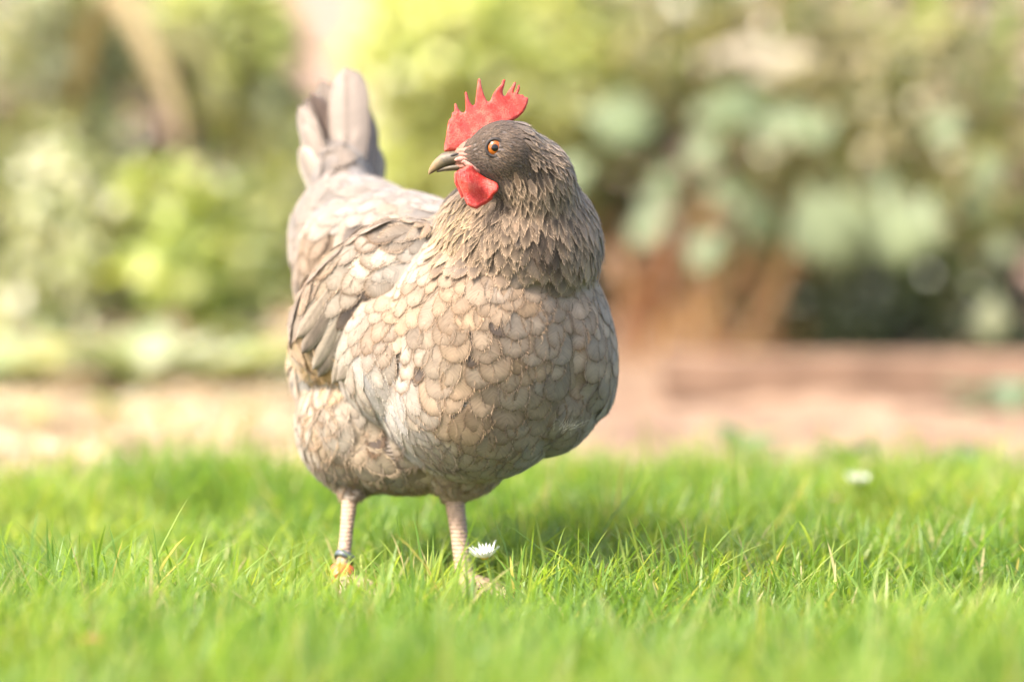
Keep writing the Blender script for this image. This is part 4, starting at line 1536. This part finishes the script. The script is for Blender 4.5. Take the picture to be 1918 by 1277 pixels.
shrub('lime_shrub', 'brilliant lime green shrub glowing behind the comb', 'shrub',
      [(780, 120, 3.4, 110, 130), (900, 60, 3.4, 120, 100), (1010, 130, 3.4, 110, 120), (820, 290, 3.4, 110, 110), (760, 60, 3.5, 60, 90)], 1500, 0.050, LIME, nstem=6)
shrub('moss_shrub', 'moss green shrub with fine leaves above the big hanging leaves', 'shrub',
      [(1290, 90, 3.3, 130, 110), (1460, 60, 3.3, 140, 100), (1620, 130, 3.2, 140, 120), (1780, 170, 3.1, 140, 130), (1880, 330, 3.0, 110, 120), (1500, 230, 3.2, 120, 100), (1690, 290, 3.1, 120, 90)],
      1500, 0.050, MOSS, nstem=8)
shrub('dark_shrub', 'low shade-darkened shrub in the hollow beneath the big hanging leaves', 'shrub',
      [(1620, 560, 3.1, 150, 110), (1790, 590, 3.1, 130, 110), (1890, 690, 2.6, 60, 60)], 1100, 0.045, DEEP_SHADE, nstem=5)

# low plants along the bed: one rosette each
M_BIG = leaf_mat('broad_leaf', trans=0.38, rough=0.5, spec=0.3, var=0.18)


def rosette(name, label, cat, px, py, n, size, cols, group=None, up=0.55, wr=0.55):
    foot = G(px, py, 0.01)
    root = empty(name, foot)
    tag(root, label, cat, group)
    for i in range(n):
        a = 2 * math.pi * i / n + random.uniform(-0.4, 0.4)
        d = Vector((math.cos(a), math.sin(a), random.uniform(up * 0.6, up * 1.6))).normalized()
        sv, sq = leaf_shape(1.0, wr * random.uniform(0.8, 1.2), nseg=5, fold=0.3, droop=random.uniform(0.15, 0.6), shape=0.8, wavy=0.03)
        R_ = frames(np.array([d]), np.array([[0, 0, 1.0]]))[0]
        s = size * random.uniform(0.7, 1.2)
        V = (R_ @ sv.T).T * s + np.array(d) * 0.01
        c = np.array(cols[random.randrange(len(cols))]) * random.uniform(0.85, 1.2)
        rib = np.where(np.abs(sv[:, 0]) < 1e-6, 1.25, 1.0)
        link('leaf', np_mesh('leaf', V, sq, None, c[None] * rib[:, None]), M_BIG, root)
    return root


PALEG = [(0.36, 0.39, 0.25), (0.30, 0.35, 0.18), (0.44, 0.44, 0.32)]
low = [(40, 745, 'pale leafy rosette nearest the edge of the picture under the olive shrub'), (150, 715, 'pale leafy rosette under the middle of the olive shrub'),
       (255, 735, 'pale leafy rosette below the drooping dried leaf'), (350, 710, 'pale leafy rosette under the fresh green shrub'),
       (440, 740, 'pale leafy rosette close behind the tail side of the hen'), (530, 715, 'pale leafy rosette partly hidden by the hen')]
for i, (x, y, lb) in enumerate(low):
    rosette('low_plant', lb, 'plant', x, y, 20, 0.125, PALEG, 'pale rosettes along the bed', up=0.9)
front = [(70, 800, 'tiny pale seedling on the strewn straw, furthest from the hen'), (210, 790, 'tiny pale seedling on the straw below the dried leaf'),
         (330, 812, 'tiny pale seedling at the lawn edge under the fresh green shrub'), (450, 795, 'tiny pale seedling on the straw close to the hen')]
for x, y, lb in front:
    rosette('seedling', lb, 'plant', x, y, 9, 0.045, PALEG, 'seedlings on the straw', up=1.2, wr=0.4)
rosette('low_plant', 'small blue-green weed at the lawn edge in front of the timber', 'plant', 1395, 862, 9, 0.05, [(0.13, 0.20, 0.09)], 'weeds at the lawn edge', up=0.9)
rosette('low_plant', 'pale weed at the lawn edge below the end of the timber', 'plant', 1595, 878, 9, 0.055, [(0.15, 0.22, 0.12)], 'weeds at the lawn edge', up=1.0)
rosette('low_plant', 'dark green weed at the lawn edge beyond the white flower', 'plant', 1805, 905, 10, 0.055, [(0.07, 0.14, 0.06), (0.10, 0.18, 0.09)], 'weeds at the lawn edge', up=0.8)
rosette('low_plant', 'grey-green plant at the far end of the timber', 'plant', 1905, 775, 10, 0.10, [(0.16, 0.22, 0.13)], 'weeds at the lawn edge', up=0.9)

# big-leaved plant: every leaf on its own stalk
root = empty('big_leaf_plant', G(1600, 700, 0.0))
tag(root, 'plant with big blue-green hanging leaves over a dark hollow', 'plant')
big = [(1085, 210, 2.75, 1.0, 0.12, .130, 0), (1330, 170, 2.8, 1.0, 0.45, .110, 0), (1110, 295, 2.85, -1, 0.6, .09, 0), (1505, 345, 2.5, 0.42, 1.0, .14, 1), (1575, 350, 2.52, 0.1, 1.0, .125, 1), (1660, 365, 2.5, 0.18, 1.0, .115, 1),
       (1740, 360, 2.55, -0.3, 1.0, .11, 1), (1868, 550, 2.5, -0.35, 1.0, .075, 2)]
for k in range(24):
    big.append((random.uniform(1240, 1900), random.uniform(190, 440), random.uniform(2.6, 2.9), random.uniform(-1, 1), random.uniform(0.1, 1.0), random.uniform(.045, .085), 0))
for (x, y, Y, dx, dz, s, kind) in big:
    p0 = P(x, y, Y)
    d = Vector((dx, -0.45, -dz)).normalized()
    up = Vector((-0.35, -0.62, 0.7)) + Vector((random.gauss(0, .12), random.gauss(0, .12), 0))
    sv, sq = leaf_shape(1.0, 0.78, nseg=8, fold=0.2, droop=0.22, shape=0.95, base=-0.35, wavy=0.012)
    R_ = frames(np.array([d]), np.array([up]))[0]
    V = (R_ @ sv.T).T * s + np.array(p0)
    c = np.array({0: (0.13, 0.165, 0.08), 1: (0.18, 0.215, 0.115), 2: (0.17, 0.18, 0.10)}[kind]) * random.uniform(0.85, 1.15)
    rib = np.where(np.abs(sv[:, 0]) < 1e-6, 1.3, 1.0)
    lf = local_child('leaf', np_mesh('leaf', V, sq, None, c[None] * rib[:, None]), M_BIG, root)
    f0 = Vector(root.location) + Vector((random.uniform(-.08, .08) + (p0.x - root.location.x) * 0.45, 0.25 + random.uniform(0, .1), -0.02))
    mid = f0.lerp(p0, 0.6) + Vector((0, 0.02, 0.09))
    Vt, Qt, Tt = tube([f0, f0.lerp(mid, .6) + Vector((0, 0, .03)), mid, p0], [.005, .004, .0035, .0025], seg=6)
    local_child('leaf_stalk', MB().add(Vt, Qt, Tt, (0.22, 0.25, 0.10)).mesh('leaf_stalk'), M_BIG, root)

# pale cream leaf spray
root = empty('cream_plant', P(1390, 110, 3.0).xy.to_3d())
tag(root, 'plant with a spray of cream white leaves above the blue-green leaf', 'plant')
for k in range(9):
    p0 = P(1330 + 16 * k, 105 + random.uniform(-14, 22), 3.0 + random.uniform(-.03, .03))
    d = Vector((random.uniform(-1, 1), -0.5, random.uniform(-0.4, 0.2))).normalized()
    sv, sq = leaf_shape(1.0, 0.6, nseg=5, fold=0.2, droop=0.2)
    R_ = frames(np.array([d]), np.array([[-.3, -.5, .8]]))[0]
    V = (R_ @ sv.T).T * 0.075 + np.array(p0)
    local_child('leaf', np_mesh('leaf', V, sq, None, np.tile((0.36, 0.31, 0.22), (len(sv), 1))), M_BIG, root)
Vt, Qt, Tt = tube([root.location + Vector((0, .05, -.02)), root.location + Vector((.02, .04, .3)), P(1390, 115, 3.0)], [.006, .005, .003], seg=6)
local_child('stem', MB().add(Vt, Qt, Tt).mesh('stem'), M_STEM, root)

# strap leaves
def strap_plant(label, foot, leaves, name='strap_leaf_plant'):
    root = empty(name, Vector(foot))
    tag(root, label, 'plant')
    for pts, w, col, mat in leaves:
        V, Q, Cc = strap(pts, w, col)
        mb = MB()
        mb.v = [tuple(v) for v in V]
        mb.q = Q
        mb.c = [tuple(c) for c in Cc]
        local_child('strap_leaf', mb.mesh('strap_leaf'), mat, root)
    return root


TANLEAF = (0.24, 0.185, 0.095)
f = P(120, 700, 2.9)
f.z = 0
strap_plant('tall strap-leaved plant with one dried tan leaf arching down', f,
            [([f, P(130, 300, 2.85), P(190, -10, 2.65), P(265, 70, 2.5), P(325, 205, 2.42), P(352, 335, 2.4)], 0.032, TANLEAF, M_DRY),
             ([f, P(110, 250, 2.9), P(140, -60, 2.75), P(230, -60, 2.6), P(300, 60, 2.5)], 0.022, (0.17, 0.16, 0.07), M_DRY),
             ([f, P(140, 300, 2.95), P(260, 60, 2.95), P(380, 100, 2.9), P(420, 240, 2.85)], 0.030, (0.20, 0.19, 0.08), M_DRY)])
f = P(1740, 660, 3.5)
f.z = 0
strap_plant('upright light green strap leaves at the top beyond the big leaves', f,
            [([f, P(1738, 300, 3.4), P(1735, 60, 3.2), P(1730, -220, 3.1)], 0.045, (0.36, 0.45, 0.13), M_LEAF),
             ([f, P(1850, 320, 3.4), P(1885, 120, 3.2), P(1900, -200, 3.1)], 0.036, (0.30, 0.40, 0.12), M_LEAF),
             ([f, P(1680, 300, 3.5), P(1640, 60, 3.4), P(1600, -180, 3.4)], 0.03, (0.28, 0.36, 0.10), M_LEAF)])

# dried orange-brown stems
root = empty('dried_stems', G(1300, 690, 0.0))
tag(root, 'clump of dried orange-brown stems and dead leaves at the foot of the shrubs', 'plant')
for k in range(30):
    x0 = random.uniform(1130, 1470)
    b = G(x0, random.uniform(672, 705), 0.0)
    top = P(x0 + random.gauss(30, 60), random.uniform(370, 600), b.y + random.uniform(-.1, .1))
    mid = b.lerp(top, 0.55) + Vector((random.gauss(0, .02), random.gauss(0, .02), 0.02))
    col = random.choice([(0.26, 0.125, 0.06), (0.33, 0.19, 0.095), (0.19, 0.09, 0.045), (0.40, 0.25, 0.12)])
    V, Q, Cc = strap([b, mid, top, top + Vector((random.gauss(0, .03), -.03, -random.uniform(.0, .05)))], random.uniform(0.006, 0.018), col)
    mb = MB()
    mb.v, mb.q, mb.c = [tuple(v) for v in V], Q, [tuple(c) for c in Cc]
    local_child('dried_stem', mb.mesh('dried_stem'), M_DRY, root)

# timber edging
M_TIMBER = simple_mat('weathered_timber', [(0.3, (0.13, 0.078, 0.048)), (0.7, (0.24, 0.15, 0.095))], scale=14, rough=0.85, bmp=0.6, bdist=0.004, bscale=40)
bmx = bmesh.new()
bmesh.ops.create_cube(bmx, size=1.0)
bmesh.ops.subdivide_edges(bmx, edges=list(bmx.edges), cuts=5, use_grid_fill=True)
for v in bmx.verts:
    v.co = Vector((v.co.x * 0.78, v.co.y * 0.11, v.co.z * 0.062)) + Vector((random.gauss(0, .0015), random.gauss(0, .0015), random.gauss(0, .0012)))
me = bpy.data.meshes.new('timber_edging')
bmx.to_mesh(me)
bmx.free()
tm = link('timber_edging', me, M_TIMBER, None, (0.60, 2.22, 0.040))
tm.rotation_euler = (0, 0, -0.03)
tag(tm, 'brown weathered timber lying along the bed beneath the big leaves', 'timber')

# daisies in the grass
M_PETAL = simple_mat('white_petal', [(0.3, (0.78, 0.77, 0.74)), (0.7, (0.84, 0.83, 0.81))], rough=0.6)
M_DISC = simple_mat('yellow_disc', [(0.3, (0.60, 0.36, 0.02)), (0.7, (0.72, 0.48, 0.04))], scale=600, rough=0.8, bmp=0.6, bdist=0.001)
M_GSTEM = simple_mat('green_stem', [(0.3, (0.12, 0.22, 0.04)), (0.7, (0.18, 0.28, 0.05))], rough=0.6)


def daisy(label, px, py, Y, r, tilt):
    top = P(px, py, Y)
    foot = Vector((top.x + 0.004, top.y + 0.004, 0.0))
    root = empty('daisy', foot)
    tag(root, label, 'flower', 'white daisies in the lawn')
    V, Q, T = tube([foot, foot.lerp(top, 0.5) + Vector((0.003, 0, 0)), top], [.0011, .001, .0009], seg=6)
    local_child('stem', MB().add(V, Q, T).mesh('stem'), M_GSTEM, root)
    n = Vector(tilt).normalized()
    q = n.to_track_quat('Z', 'Y').to_matrix()
    n_p = 24
    for k in range(n_p):
        a = 2 * math.pi * k / n_p
        sv, sq = leaf_shape(1.0, 0.32, nseg=3, fold=0.1, droop=-0.75 + random.gauss(0, .12), shape=0.5, base=0.6)
        Rz = np.array(Matrix.Rotation(a, 3, 'Z'))
        V = (np.array(q) @ Rz @ (sv * r * 0.95 + np.array((0, r * 0.12, 0.0003 * (k % 3)))).T).T + np.array(top)
        local_child('petal', np_mesh('petal', V, sq), M_PETAL, root)
    bmx = bmesh.new()
    ell(bmx, top + n * r * 0.08, (r * 0.3, r * 0.3, r * 0.2), axis=q @ Vector((1, 0, 0)), up=n)
    me = bpy.data.meshes.new('disc')
    bmx.to_mesh(me)
    bmx.free()
    local_child('disc', me, M_DISC, root)


daisy('white daisy in the grass close beside the hen\'s foot', 908, 1044, 0.03, 0.0125, (-0.1, -0.12, 1))
daisy('white daisy alone in the grass far from the hen', 1607, 905, 0.60, 0.012, (0.05, -0.12, 1))

# fallen leaves
M_FALLEN = leaf_mat('fallen_leaf', trans=0.2, rough=0.6, spec=0.25, var=0.35)


def fallen(label, px, py, z, s, col, ang):
    p = G(px, py, z)
    sv, sq = leaf_shape(1.0, 0.62, nseg=8, fold=0.35, droop=0.25, wavy=0.04)
    Rm = np.array(Matrix.Rotation(ang, 3, 'Z') @ Matrix.Rotation(0.25, 3, 'X'))
    V = (Rm @ sv.T).T * s
    o = link('fallen_leaf', np_mesh('fallen_leaf', V, sq, None, np.tile(col, (len(sv), 1))), M_FALLEN, None, p)
    tag(o, label, 'leaf', 'fallen leaves in the lawn')


fallen('curled orange-brown fallen leaf low in the near grass', 195, 1205, 0.040, 0.028, (0.30, 0.12, 0.05), 1.2)
fallen('pale dry fallen leaf under the far daisy', 1580, 935, 0.03, 0.03, (0.50, 0.36, 0.20), 2.4)
